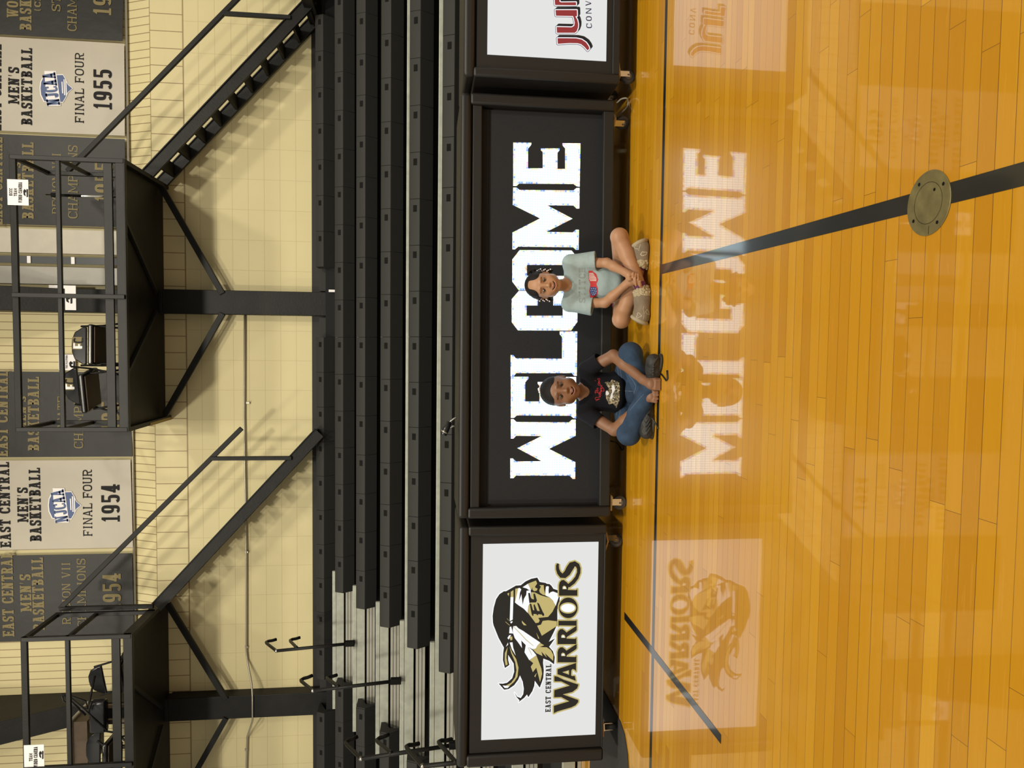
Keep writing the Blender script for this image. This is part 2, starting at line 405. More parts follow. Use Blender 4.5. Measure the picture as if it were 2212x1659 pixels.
GW = {'M': 1.45, 'W': 1.5, 'I': .62, "'": .36, '(': .5, '.': .3, ' ': .55, 'O': 1.06, 'C': 1.0, 'A': 1.14, 'N': 1.12, 'R': 1.1, 'K': 1.12, 'V': 1.08, 'U': 1.08, 'D': 1.06, 'G': 1.04, 'H': 1.14, '1': .72, 'L': .92, 'S': .9}
def text_polys(txt, width, height, style='bold', gap=.13):
    """all polygons of a line of text fitted into width x height (metres), origin at its lower left"""
    s, h, sl, sh = dict(bold=(.22, .15, .07, .13), light=(.15, .10, .075, .085), digit=(.20, .13, .07, .12), sans=(.15, .13, .0, .0), tiny=(.2, .17, .06, .12))[style]
    base = dict(bold=.60, light=.80, digit=.52, sans=.62, tiny=.62)[style]
    ws = [GW.get(c, 1.0)*base for c in txt]; tot = sum(ws)+gap*(len(txt)-1)
    fx = width/tot; k = fx/height            # horizontal squeeze against the height
    out = []; x = 0
    for c, wv in zip(txt, ws):
        if c != ' ':
            st = s/max(k, .6)*(.9 if k < .8 else 1)
            for poly in glyph(c, wv, min(s if k > .8 else st, wv*.42), h, sl, sh): out.append([((x+a)*fx, b*height) for a, b in poly])
        x += wv+gap
    return out
def text_on(mb, txt, a, b, top, style='bold', off=0.0, mi=0, gap=.13, lift=(0, -1, 0)):
    """text from point a (lower left) to b (lower right), `top` above a; flat, raised a little by `off`"""
    a, b, top = Vector(a), Vector(b), Vector(top); ex = (b-a); W_ = ex.length; ex.normalize(); ez = top-a; ez -= ex*ez.dot(ex); H_ = ez.length; ez.normalize()
    lf = Vector(lift)*off
    for i, poly in enumerate(text_polys(txt, W_, H_, style, gap)):
        e = lf*(1+.02*(i % 9))
        mb.add([a+ex*p+ez*q+e for p, q in poly], [tuple(range(len(poly)))], mi)
def text_px(mb, txt, xt, xb, y0, y1, Y, style='bold', mi=0, gap=.13, xb1=None):
    text_on(mb, txt, px(xb, y0, Y), px(xb if xb1 is None else xb1, y1, Y), px(xt, y0, Y), style, .0035, mi, gap)
# ================================================================ the room
def structure(o): o['kind'] = 'structure'; return o
fl = MB(); XW = 8.0
fl.add([(-XW, -3, 0), (XW, -3, 0), (XW, 10.6, 0), (-XW, 10.6, 0)], [(0, 1, 2, 3)], 0)
def paint(pts, z=.0007): fl.add([(x, y, z) for x, y in pts], [tuple(range(len(pts)))], 1)
paint([(-XW, 3.663), (XW, 3.727), (XW, 3.765), (-XW, 3.701)])
paint([(.264, -2.9), (.313, -2.9), (.4185, 3.712), (.3695, 3.712)], .0009)
paint([(-1.607, 2.80), (-1.568, 2.80), (-1.598, 4.268), (-1.643, 4.265)], .0011)
floor = structure(fl.build('floor', ['wood', 'court_paint']))
tag(floor, 'glossy amber maple gym floor with thin black court lines', 'floor')
wl = MB(); prof = [(10.4, 0), (10.4, 4.80), (10.55, 5.12), (10.55, 11.2), (10.95, 11.2), (10.95, 0)]
wl.prism(prof, lambda a, b, d: (-XW+d, a, b), 2*XW)
ce = MB(); ce.box(-XW, XW, -3, 10.95, 11.2, 11.4)
tag(structure(ce.build('ceiling', mat('roof_deck', (.10, .09, .075), .8))), 'dark gym roof high above', 'ceiling')
tag(structure(wl.build('wall_back', 'wall')), 'tall cream block wall with a ledge and ribbed cladding above', 'wall')

# steel wall pillars (wider towards the roof), one behind each camera platform
for k, xc in enumerate((.513, -4.976)):
    b = MB()
    pts = [(xc-.155, 10.10), (xc+.155, 10.10), (xc+.155, 10.42), (xc-.155, 10.42)]
    b.box(xc-.158, xc+.158, 10.20, 10.42, 0, 4.62)
    o = structure(b.build('pillar', 'steel', bevel=.006))
    h = MB(); w2 = .15; xh = xc-.01
    h.prism([(10.20, 4.62), (10.20, 5.80), (9.40, 7.2), (9.1, 11.2), (10.56, 11.2), (10.56, 5.13), (10.43, 4.85), (10.42, 4.62)], lambda y, z, d: (xh-w2+d, y, z), 2*w2)
    h.build('upper_shaft', 'steel', o, bevel=.006)
    tag(o, 'black steel wall pillar under the middle camera platform' if k == 0 else 'black steel wall pillar under the left camera platform', 'pillar')
# thin pipes on the wall
b = MB()
pts = [px(529, 684, 10.37), px(527.5, 900, 10.37), px(532, 1200, 10.37), px(532, 1405, 10.37), px(534, 1425, 10.37), px(544, 1480, 10.24), px(545.5, 1506, 10.183), px(545.5, 1556, 10.183), px(544, 1562, 10.2), px(534, 1592, 10.37), px(532, 1659, 10.37)]
pts[0].x = .66; e = pts[-1].copy(); e.x = -8; pts.append(e)
b.tube(pts, .0125, 10)
cd = b.build('conduit_pipe', 'galvanised', smooth=True)
tag(cd, 'thin metal conduit running across the block wall around the left pillar', 'pipe')
for (x, y) in ((534.5, 870), (531.5, 1192), (531, 1397), (531, 1619)):
    c = MB(); p = px(x, y, 10.385); c.box(p.x-.012, p.x+.012, 10.365, 10.40, p.z-.03, p.z+.012); c.build('clamp', 'galvanised', cd)
b = MB(); b.tube([(-8, 10.516, 5.137), (8, 10.516, 5.130)], .016, 10)
tag(b.build('rail_pipe', 'galvanised', smooth=True), 'straight metal rod just below the hanging banners', 'pipe')

# ---------------------------------------------------------------- championship banners
YB = 10.475
def banner(corners, dark, label):
    """corners in picture points: lower right, lower left; upper edge is carried on above the frame"""
    lr, ll = [px(*c, YB) for c in corners]
    zt = 7.75
    root = thing('championship_banner', label, 'banner', ((lr.x+ll.x)/2, YB, zt), group=None)
    b = MB(); nx, nz = 14, 24; random.seed(int(abs(lr.x*100)))
    ph = random.random()*6
    for j in range(nz+1):
        for i in range(nx+1):
            s, t = i/nx, j/nz
            x = ll.x+(lr.x-ll.x)*s; z0 = ll.z+(lr.z-ll.z)*s; z = z0+(zt-z0)*t
            wv = .0022*math.sin(s*7+ph+t*3)*(1-t) + .0015*math.sin(s*3+t*11+ph)
            b.v.append((x, YB+.012+wv, z))
    for j in range(nz):
        for i in range(nx):
            q = j*(nx+1)+i; b.f.append((q, q+1, q+nx+2, q+nx+1)); b.mi.append(0)
    o = b.build('cloth', 'banner_dark' if dark else 'banner_white', root)
    md = o.modifiers.new('thick', 'SOLIDIFY'); md.thickness = .003; md.offset = 1
    return root
def lettering(root, rows, matn):
    for r in rows:
        b = MB(); text_px(b, r[0], r[1], r[2], r[3], r[4], YB+.0095, r[5], xb1=(r[6] if len(r) > 6 else None)); b.build('lettering', matn, root)
def shield(root, xt, xb, y0, y1):
    Ys = YB+.0065
    def Q(a, c, d=0): return px(xt+(xb-xt)*c, y0+(y1-y0)*a, Ys-d)
    out = [(.08, .12), (.3, .02), (.5, 0), (.7, .02), (.92, .12), (.94, .70), (.8, .78), (.62, .86), (.5, 1.0), (.38, .86), (.2, .78), (.06, .70)]
    b = MB()
    def inner(k): return [(.5+(a-.5)*k, .5+(c-.5)*k) for a, c in out]
    b.add([Q(a, c) for a, c in inner(1.06)], [tuple(range(12))], 1)
    b.add([Q(a, c, .001) for a, c in out], [tuple(range(12))], 0)
    b.build('crest', ['ink_blue', 'paper'], root)
    t = MB()
    text_on(t, 'NJCAA', Q(-.04, .62, .003), Q(1.04, .46, .003), Q(-.04, .20, .003), 'bold', .0, 0, .02)
    pl = MB(); pl.add([Q(a, c, .002) for a, c in ((-.07, .64), (1.07, .49), (1.07, .12), (-.07, .19))], [(0, 1, 2, 3)], 0)
    pl.build('crest_band', 'paper', root); t.build('crest_lettering', 'ink_blue', root)
    s = MB()
    for k, (a0, a1, c) in enumerate(((.34, .72, .68), (.28, .80, .745), (.26, .80, .80))):
        s.add([Q(a0, c, .003), Q(a1, c-.02, .003), Q(a1, c+.015, .003), Q(a0, c+.035, .003)], [(0, 1, 2, 3)], 0)
    s.build('crest_lines', 'paper', root)
r = banner([(268, -110), (264, 88)], True, "dark banner at the right edge, cut off by the frame, above the right stair")
lettering(r, [("WOMEN'S", 15, 40, 39.5, -73, 'bold'), ("BASKETBALL", 43, 68.5, 66, -98, 'bold'), ("(CLA", 74.5, 88.5, 24.5, -24, 'tiny'), ("ST", 112, 131, 25, -8, 'light'), ("CHAMPIONS", 146, 166, 68, -80, 'light'), ("19", 201.5, 240.5, 33, -6, 'digit')], 'ink_gold')
r = banner([(267.5, 93.5), (269, 293)], False, "cream banner reading final four 1955, right of the middle platform")
lettering(r, [("EAST CENTRAL", -22, 3, 282, 96, 'bold'), ("MEN'S", 18, 41.5, 225.5, 146, 'bold'), ("BASKETBALL", 46, 69.5, 270.5, 104.5, 'bold'), ("FINAL FOUR", 162, 181, 266, 115, 'light'), ("1955", 202, 241.5, 236.5, 151.5, 'digit')], 'ink_black')
shield(r, 87.5, 156, 224, 158)
r = banner([(268.5, 300), (273, 491)], True, "dark gold lettered banner behind the right half of the middle platform")
lettering(r, [("EAST CENTRAL", -19, 6, 486, 297, 'bold'), ("MEN'S", 31.5, 45, 430, 350, 'bold'), ("BASKETBALL", 48, 73, 473, 308, 'bold'), ("REGION VII", 113, 132, 463, 331, 'light'), ("CHAMPIONS", 147.5, 168, 472.5, 315, 'light'), ("1955", 205, 245, 436, 352, 'digit')], 'ink_gold')
r = banner([(275, 804.5), (285.5, 986.5)], True, "dark gold lettered banner behind the left half of the middle platform")
lettering(r, [("EAST CENTRAL", -7, 17.5, 986, 801, 'bold'), ("MEN'S", 41.5, 57, 931, 856, 'bold'), ("BASKETBALL", 60.5, 85, 973.5, 814, 'bold'), ("STATE", 124.5, 143, 931, 857, 'light'), ("CHAMPIONS", 160, 180, 968.5, 816, 'light'), ("195", 219, 258, 931, 868, 'digit')], 'ink_gold')
r = banner([(281, 993.5), (286.5, 1183)], False, "cream banner reading final four 1954, left of the middle platform")
lettering(r, [("EAST CENTRAL", 1, 24, 1182.5, 998, 'bold', 19.5), ("MEN'S", 38, 61, 1128, 1053, 'bold', 60), ("BASKETBALL", 65, 89.5, 1169, 1010.5, 'bold', 86.5), ("FINAL FOUR", 180, 199.5, 1158, 1014.5, 'light', 198), ("1954", 219.5, 259, 1126.5, 1046, 'digit', 258)], 'ink_black')
shield(r, 105.5, 174, 1124, 1059)
r = banner([(284.5, 1195.5), (289, 1378)], True, "dark banner reading region champions 1954 above the left stair")
lettering(r, [("EAST CENTRAL", 6.5, 31.5, 1374.5, 1193.5, 'bold', 27), ("MEN'S", 45, 69, 1320.5, 1240, 'bold', 66.5), ("BASKETBALL", 72, 97, 1360, 1204, 'bold', 93), ("REGION VII", 135, 153.5, 1348, 1214, 'light', 152), ("CHAMPIONS", 168, 187, 1354.5, 1206.5, 'light', 185), ("1954", 222.5, 262, 1317, 1238, 'digit', 261)], 'ink_gold')

# things fixed to the wall above the platforms
def wall_box(name, label, cat, xt, xb, y0, y1, Y0, Y1, matn):
    a, b = px(xb, y0, Y0), px(xt, y1, Y0); m = MB(); m.box(min(a.x, b.x), max(a.x, b.x), Y0, Y1, a.z, b.z)
    return tag(m.build(name, matn, bevel=.004), label, cat)
wall_box('white_panel', 'wide cream board on the wall beside the dark right banner', 'board', -30, 262, 551, 491, 10.40, 10.45, 'white_board')
wall_box('white_panel', 'narrower grey-white board on the wall beside the pillar', 'board', -30, 262, 617, 573, 10.38, 10.45, 'grey_board')
g = MB(); a, c = px(262, 573, 10.46), px(-30, 551, 10.46); g.box(a.x, c.x, 10.46, 10.50, a.z, c.z)
win = structure(g.build('window_1', 'grey_glass')); tag(win, 'narrow dark window strip between two cream boards', 'window')
f = MB()
for xt in (63, 158): q = px(xt, 562, 10.45); f.box(a.x, c.x, 10.44, 10.47, q.z-.022, q.z+.022)
f.build('window_bars', 'paper', win)
def sign(label, xt, xb, y0, y1, Y, rows, blob=None, nm='paper_sign'):
    a, b, c = px(xb, y0, Y), px(xb, y1, Y), px(xt, y0, Y)
    m = MB(); m.box(a.x, b.x, Y, Y+.006, a.z, c.z); o = m.build(nm, 'paper'); tag(o, label, 'sign')
    for r in rows:
        t = MB(); text_px(t, r[0], r[1], r[2], r[3], r[4], Y-.001, 'tiny'); t.build('lettering', 'ink_black', o)
    t = MB()
    if blob:
        x0, x1, ya, yb = blob; Y_ = Y-.004
        def B(p, q): return px(x0+(x1-x0)*q, ya+(yb-ya)*p, Y_)
        t.add([B(*p) for p in ((.1, .5), (.3, .1), (.75, 0), (1, .25), (.85, .45), (.9, .6), (.6, .62), (.55, .35), (.3, .45))], [tuple(range(9))], 0)
        t.add([B(*p) for p in ((0, .72), (1, .72), (.96, 1), (.04, 1))], [(0, 1, 2, 3)], 0)
    if t.v: t.build('emblem', 'ink_black', o)
    return o
sign('white team video camera notice taped to the middle platform railing', 16.5, 62, 444, 388.5, 8.942, [('ECCC', 20, 26.5, 423, 407), ('TEAM', 30, 36.5, 424, 407), ('VIDEO CAMERA', 40, 47.5, 438, 394)], (50, 60, 426, 408))
sign('white team video camera notice at the lower left platform railing', 52.5, 96, 1661, 1608, 8.942, [('TEAM', 63, 70, 1644, 1627), ('VIDEO CAMERA', 73, 81, 1656, 1613)], (84, 93.5, 1640, 1622))
sign('white warning notice on the pillar above the middle platform', 106.5, 164.5, 670, 617, 10.193, [('DO NOT', 117, 121.5, 662, 646), ('OFF', 117, 121.5, 636, 624), ('OR EXPL', 125.5, 129.5, 666, 642)], (142, 156, 656, 640))
sign('pale notice on ribbed wall behind the black folding chairs', 127, 163, 800, 766, 10.50, [('THIS PLATFORM', 142, 146, 796, 767)], (149, 162, 796, 780))
wall_box('paper_tag', 'tiny white tag right beside the foot of the middle pillar', 'tag', 710, 723.5, 631, 625.5, 9.95, 9.955, 'paper')
# ================================================================ camera platforms and their stairs
def platform(xc, label):
    x0, x1, yf, yb = xc-1.55, xc+1.55, 8.95, 10.39
    r = thing('camera_platform', label, 'platform', (xc, yf, 4.6))
    b = MB(); b.box(x0+.02, x1-.02, yf+.05, yb, 4.66, 4.70); b.build('deck', 'steel', r)
    b = MB(); b.box(x0, x1, yf, yf+.05, 4.585, 4.69); b.box(x0, x1, yf-.004, yf+.01, 4.585, 4.60); b.build('front_beam', 'steel_grey', r, bevel=.004)
    b = MB(); b.box(x0+.03, x1-.03, yf+.012, yf+.04, 4.73, 4.825); b.build('toe_board', 'steel_grey', r, bevel=.004)
    for x in (x0, x1-.05):
        b = MB(); b.box(x, x+.05, yf+.05, yb, 4.585, 4.70); b.build('side_beam', 'steel', r)
    b = MB(); b.box(x0-.006, x0+.03, 9.62, yb, 4.583, 4.64); b.build('edge_strip', 'yellow_paint' if xc > 0 else 'steel', r)
    def post(x, y, zt=5.80, w=.05): b = MB(); b.box(x-w/2, x+w/2, y-w/2, y+w/2, 4.60, zt); b.build('post', 'steel_grey', r, bevel=.005)
    post(x0+.025, yf+.02); post(x1-.025, yf+.02); post(xc-.005, yf-.005)
    post(x0+.025, 9.74); post(x1-.025, 9.74)
    for z, h in ((5.775, .07), (5.305, .05)):
        b = MB(); b.bar((x0, yf+.02, z), (x1, yf+.02, z), .04, h); b.build('front_rail', 'steel_grey' if h < .06 else 'steel', r, bevel=.005)
        for x in (x0+.025, x1-.025):
            b = MB(); b.bar((x, yf+.02, z), (x, 9.74, z), .04, h*.8); b.build('side_rail', 'steel', r, bevel=.004)
    for s in (-1, 1):
        b = MB(); b.bar((xc+s*.13, 10.2, 3.86), (xc+s*1.47, 10.2, 4.60), .05, .075, (0, 0, 1)); b.build('brace', 'steel', r, bevel=.004)
        b = MB(); b.bar((xc+s*.12, 10.05, 4.635), (xc+s*.93, 9.0, 4.635), .04, .03); b.build('deck_brace', 'steel_grey', r)
    return r
platform(.495, 'black steel camera platform with railings in the middle of the wall')
platform(-4.985, 'black steel camera platform at the left side of the wall')

def stair(xa, za, xb, zb, label, n, rail_a, rail_b, post_x, yn=9.80, yf=10.30):
    r = thing('stair_flight', label, 'stairs', (xb, yn, zb))
    d = Vector((xb-xa, 0, zb-za)); d.normalize(); nrm = Vector((-d.z, 0, d.x)) if d.x > 0 else Vector((d.z, 0, -d.x))
    for y in (yn, yf):
        A, B = Vector((xa, y, za)), Vector((xb, y, zb)); b = MB()
        off = nrm*-.075
        b.bar(A+off, B+off, .012, .15, nrm)
        b.bar(A+nrm*-.006, B+nrm*-.006, .05, .012, nrm); b.bar(A+nrm*-.145, B+nrm*-.145, .05, .012, nrm)
        b.build('stringer', 'steel', r)
    for k in range(n):
        t = (k+.55)/n; x, z = xa+(xb-xa)*t, za+(zb-za)*t
        b = MB(); b.box(x-.085, x+.085, yn+.02, yf-.02, z-.125, z-.095)
        b.build('tread', 'steel', r)
    b = MB(); b.bar(rail_a, rail_b, .045, .06, (0, 0, 1)); b.build('handrail', 'steel', r, bevel=.006)
    for x in post_x:
        f = (x-rail_a[0])/(rail_b[0]-rail_a[0]); zt = rail_a[2]+(rail_b[2]-rail_a[2])*f; zs = za+(zb-za)*(x-xa)/(xb-xa)
        b = MB(); b.bar((x, yn-.01, zs-.06), (x, yn-.01, zt), .05, .05, (1, 0, 0)); b.build('handrail_post', 'steel', r, bevel=.005)
    return r
stair(2.10, 4.71, 4.36, 2.69, 'black open riser stair going down to the right from the middle platform', 10, (2.06, 9.8, 5.575), (4.9, 9.8, 2.95), (4.064,))
stair(-3.36, 4.66, -1.12, 2.62, 'black stair going down to the right from the left platform', 10, (-3.40, 9.8, 5.765), (-1.113, 9.8, 3.534), (-1.50, -3.40))
b = MB(); b.box(4.20, 6.2, 9.55, 10.38, 2.60, 2.74)
tag(b.build('stair_landing', 'steel', bevel=.006), 'dark landing at the foot of the right stair', 'platform')

# ---------------------------------------------------------------- chairs, table, stand on the platforms
def folding_chair(loc, rz, label, group, lift=0, logo=True):
    r = thing('folding_chair', label, 'chair', loc, rz, group)
    sz = .50+lift
    def L(mb, name, mt, par=r, **k): return mb.build(name, mt, par, True, **k)
    b = MB(); w = .225
    out = [(-w, 0), (w, 0), (w*.98, .05), (w*.72, .14), (w*.35, .175), (0, .18), (-w*.35, .175), (-w*.72, .14), (-w*.98, .05)]
    b.prism([(a, c) for a, c in out], lambda a, c, d: (a, .40+d+.02*(a/w)**2*-1, sz+.22+c), .035)
    bk = L(b, 'backrest', 'black_vinyl', bevel=.012)
    if logo:
        e = MB()
        def rect(x0, x1, z0, z1, k, q): e.add([(x0, .384-k, z0), (x1, .384-k, z0), (x1, .384-k, z1), (x0, .384-k, z1)], [(0, 1, 2, 3)], q)
        zb = sz+.235; rect(-.045, .105, zb, zb+.145, 0, 0)
        for x0, x1, z0, z1 in ((-.035, -.005, .01, .135), (-.005, .03, .01, .03), (-.005, .03, .115, .135), (-.005, .02, .06, .08)): rect(x0, x1, zb+z0, zb+z1, .001, 1)
        for p in ring(.065, zb+.072, .035, .062, .018, .018, 40, 320, 12): e.add([(q[0], .382, q[1]) for q in p], [(0, 1, 2, 3)], 2)
        e.build('emblem', ['ink_gold', 'paper', 'ink_black'], bk, True)
    b = MB(); b.box(-.235, .235, 0, .42, sz-.012, sz+.05); st = L(b, 'seat', 'black_vinyl', bevel=.022, seg=3)
    b = MB(); b.box(-.205, .205, .03, .39, sz-.022, sz-.0125); L(b, 'seat_underside', 'brown_pad', st)
    for s in (-1, 1):
        b = MB(); b.tube([(s*.235, .43, sz+.30), (s*.238, .30, sz), (s*.24, -.02, .012)], .0125, 8); L(b, 'leg', 'steel', smooth=True)
        b = MB(); b.tube([(s*.215, .14, sz-.03), (s*.215, .46, .012)], .0125, 8); L(b, 'leg', 'steel', smooth=True)
    b = MB(); b.tube([(-.23, .06, .12), (.23, .06, .12)], .009, 8); L(b, 'stretcher', 'steel', smooth=True)
    return r
ZD = 4.702
folding_chair((px(200, 744, 9.06).x, 9.06, ZD), .05, 'black folding chair with gold emblem at pillar end of the middle platform', 'folding chairs on the platforms', px(188, 744, 9.06).z-ZD-.55)
folding_chair((px(180, 852, 9.10).x, 9.12, ZD), -.18, 'black folding chair with gold emblem at the left end of the middle platform', 'folding chairs on the platforms', px(171, 852, 9.12).z-ZD-.55)
folding_chair((px(225, 1440, 9.9).x, 10.2, ZD), 2.8, 'black folding chair turned backwards beside the stair end of the left platform', 'folding chairs on the platforms', -.16, False)
folding_chair((px(225, 1655, 9.1).x, 9.14, ZD), .06, 'black folding chair cut off at the lower left picture edge', 'folding chairs on the platforms', -.22, False)
t = thing('folded_easel', 'jumble of thin black folding legs standing on the left platform', 'stand', (px(220, 1520, 9.4).x, 9.4, ZD))
for a, c in (((150, 1505, 9.35), (232, 1578, 9.35)), ((138, 1502, 9.5), (185, 1545, 9.5)), ((192, 1520, 9.5), (205, 1460, 9.7)), ((190, 1540, 9.45), (198, 1515, 9.45)), ((210, 1600, 9.45), (246, 1625, 9.45))):
    b = MB(); b.tube([px(*a), px(*c)], .014, 8); b.build('leg', 'steel_grey', t, smooth=True)
b = MB(); b.tube([px(133, 1500, 9.6), px(137, 1515, 9.6), px(160, 1524, 9.6), px(190, 1530, 9.6), px(185, 1515, 9.6), px(150, 1503, 9.6), px(133, 1500, 9.6)], .014, 8); b.build('loop', 'steel_grey', t, smooth=True)
b = MB(); a, c = px(228, 1585, 9.5), px(190, 1518, 9.5); b.box(a.x, c.x, 9.5, 9.62, a.z, c.z); b.build('bag', 'black_vinyl', t, bevel=.03)
t = thing('side_table', 'small brown table with pale edge on the left platform', 'table', (px(170, 1620, 9.7).x, 9.7, ZD))
a, c = px(190, 1665, 9.62), px(152, 1560, 9.62)
b = MB(); b.box(a.x, c.x, 9.62, 10.1, a.z, c.z-.03); b.build('apron', 'dark_wood', t)
b = MB(); b.box(a.x-.03, c.x+.03, 9.6, 10.12, c.z-.03, c.z+.012); b.build('tabletop', 'white_board', t, bevel=.01)
for x in (a.x+.03, c.x-.05):
    for y in (9.65, 10.05):
        b = MB(); b.box(x, x+.04, y, y+.04, ZD, a.z+.01); b.build('leg', 'dark_wood', t)
t = thing('camera_stand', 'thin camera pole with a black clamp behind the middle railing', 'stand', (px(200, 424, 9.1).x, 9.1, ZD))
b = MB(); p = px(200, 424, 9.1); b.tube([(p.x, 9.1, ZD), (p.x, 9.1, 5.5)], .012, 8); b.build('pole', 'chrome', t, smooth=True)
b = MB(); b.tube([(p.x, 9.1, 5.36), (p.x, 9.1, 5.44)], .026, 10); b.tube([(p.x, 9.1, 5.12), (p.x, 9.1, 5.4)], .016, 10); b.build('clamp', 'slot_dark', t, smooth=True)

# ================================================================ bleachers
def rowY(k): return 6.90+.598*k
def rowZ(k): return .995+.3135*k
X_SEAM = .523; SW = .457
def seat_profile(): return [(.050, .052), (0, -.046), (.090, -.178), (.110, -.178), (.110, -.05), (.30, .03), (.30, .055), (.062, .060)]
seat_me = None
def seat_proto():
    b = MB(); b.prism(seat_profile(), lambda y, z, d: (.0008+d*.9985, y, z), SW-.0016)
    o = b.build('seat_module', 'seat_plastic', None, bevel=.003)
    s = MB(); y, z = .0160, .003
    s.box(SW-.128, SW-.062, .0, .03, -.018, .019)
    for i, (vx, vy, vz) in enumerate(s.v): s.v[i] = (vx, (.050*(vz+.046)/.098)-(.0012 if vy == 0 else -.03), vz)
    q = s.build('seat_slot', 'slot_dark', o, True)
    return o
proto = seat_proto(); first = True
ordinal = {-1: 'lowest', 0: 'second lowest', 1: 'third', 2: 'fourth', 3: 'fifth', 4: 'sixth', 5: 'seventh', 6: 'top'}
ROWLAB = {-1: 'lowest black bleacher row, hidden by the tables', 0: 'second black bleacher row from the floor, hidden by the tables',
 1: 'black bleacher row directly above the table tops, behind the microphone', 2: 'second black bleacher row above the table tops, with a bright rail behind',
 3: 'third black bleacher row above the table tops', 4: 'fourth black bleacher row above the table tops, just right of the aisle rail base',
 5: 'black bleacher row second from the wall, running in front of the pillars', 6: 'top black bleacher row, broken by the wall pillars'}
AX0, AX1 = -4.34, -3.055      # the stepped aisle
for k in range(-1, 7):
    kk = k-1; Yk, Zk = rowY(kk), rowZ(kk)
    r = thing('bleacher_row', ROWLAB[k], 'bleachers', (0, Yk, Zk), 0, 'bleacher rows')
    gaps = []
    if k == 6: spans = [(AX0-3.2, -5.03), (-4.65, .307), (.694, 4.2)]
    else: spans = [(-7.2, AX0), (AX1, 6.0)]
    for (a, c) in spans:
        if k == 6 and a == -4.65: n0 = a
        i = 0; x = c if (a < -5 or (k == 6 and a < 0)) else a
        j0 = math.ceil((a-X_SEAM)/SW-.25); j1 = math.floor((c-X_SEAM)/SW+.25)
        for j in range(j0, j1):
            x = X_SEAM+j*SW if not (k < 6 and c == AX0) else AX0-(j1-j)*SW; vis = abs(x) < 6.4
            if not vis or (k < 1 and -3.0 < x): continue
            s = proto if first else proto.copy()
            if not first: COL.objects.link(s)
            s.parent = r; s.location = (x, 0, 0); s.matrix_parent_inverse = Matrix.Identity(4)
            if not first:
                q = slot_proto.copy(); COL.objects.link(q); q.parent = s
            else: slot_proto = [c_ for c_ in bpy.data.objects if c_.parent == proto][0]; first = False
    y0 = Yk-.32; z1 = Zk-.222-(.022 if k >= 4 else 0)
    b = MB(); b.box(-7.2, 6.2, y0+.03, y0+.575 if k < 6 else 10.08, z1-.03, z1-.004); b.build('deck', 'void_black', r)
    xr = 6.2 if k > 1 else -2.75
    b = MB(); b.box(-5.05 if k > 1 else -5.6, xr, y0-.012, y0+.03, z1-.097, z1); b.build('riser_panel', 'aluminium', r, bevel=.004)
    if k > 0: b = MB(); b.box(-4.75, AX1+.12, y0+.0, y0+.04, z1+.004, z1+.05); b.build('step_nosing', 'aluminium', r, bevel=.004)
    b = MB(); zc = z1-.118
    for d0, d1, yo in ((0, .026, -.004), (.026, .036, .008), (.036, .062, -.004), (.062, .072, .008), (.072, .098, -.004)): b.box(-5.3, xr, y0+yo, y0+.03, zc-d1, zc-d0)
    b.build('riser_channel', 'aluminium_strip', r)
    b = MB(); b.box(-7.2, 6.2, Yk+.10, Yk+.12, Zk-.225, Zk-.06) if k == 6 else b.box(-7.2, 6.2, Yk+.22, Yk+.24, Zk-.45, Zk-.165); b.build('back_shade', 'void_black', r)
    if k == 6: b = MB(); b.box(-7.2, -5.16, 10.25, 10.39, Zk-.2, Zk+.06); b.box(-4.78, .33, 10.25, 10.39, Zk-.2, Zk+.06); b.box(.69, 4.1, 10.25, 10.39, Zk-.2, Zk+.06); b.build('rear_filler', 'seat_plastic', r)
    for xe in (AX0, AX1):
        if k == 6 or (k < 1): continue
        b = MB(); pr = seat_profile(); xo = xe+(.0 if xe == AX0 else -.012)
        b.prism(pr, lambda y, z, d: (xo+d, Yk+y+.006, Zk+z-.003), .012); b.build('seat_end', 'seat_plastic', r)

# aisle handrails: a post, and two loops leaning back
def aisle_rail(base, Yb, tops, label):
    r = thing('aisle_handrail', label, 'handrail', px(*base, Yb), 0, 'aisle handrails')
    P0 = px(*base, Yb); top = px(*tops[0][0], Yb)
    b = MB(); b.tube([P0, P0+(top-P0)*.5, top], .019, 10); b.build('post', 'steel', r, smooth=True)
    for (c0, c1, c2) in tops:
        a = px(*c0, Yb); q = px(*c1, Yb+.52); e = px(*c2, Yb+.60)
        mids = [a, a+(q-a)*.5, a+(q-a)*.9]; k1 = q+(e-q)*.25+Vector((0, .02, .0)); k2 = q+(e-q)*.6
        b = MB(); b.tube([a-(q-a).normalized()*.012]+mids+[q+Vector((0, .01, -.004)), k1, k2, e], .019, 10); b.build('loop', 'steel', r, smooth=True)
    b = MB(); b.box(P0.x-.03, P0.x+.03, P0.y-.03, P0.y+.035, P0.z-.05, P0.z+.06); b.build('foot_bracket', 'slot_dark', r, bevel=.006)
    b = MB(); b.ball(top, .021, 10); b.build('elbow', 'chrome', r, smooth=True)
    return r
aisle_rail((757, 1390), rowY(4)-.36, [((597, 1406), (574, 1388), (597, 1381)), ((641, 1399), (626, 1384), (648, 1377))], 'uppermost black aisle handrail, seen whole against the block wall')
aisle_rail((856, 1471), rowY(2)-.36, [((676, 1492), (649, 1470), (675, 1459)), ((730, 1482), (706, 1465), (728, 1458))], 'black aisle handrail beside the left wall pillar')
aisle_rail((984, 1609), rowY(0)-.36, [((780, 1639), (746, 1605), (772, 1591)), ((844, 1626), (813, 1600), (840, 1586))], 'black aisle handrail just above the left table end')
aisle_rail((1062, 1640), rowY(-2)+.1, [((913, 1655), (877, 1614), (905, 1606)), ((984, 1646), (947, 1604), (976, 1597))], 'lowest black aisle handrail at the left picture edge')
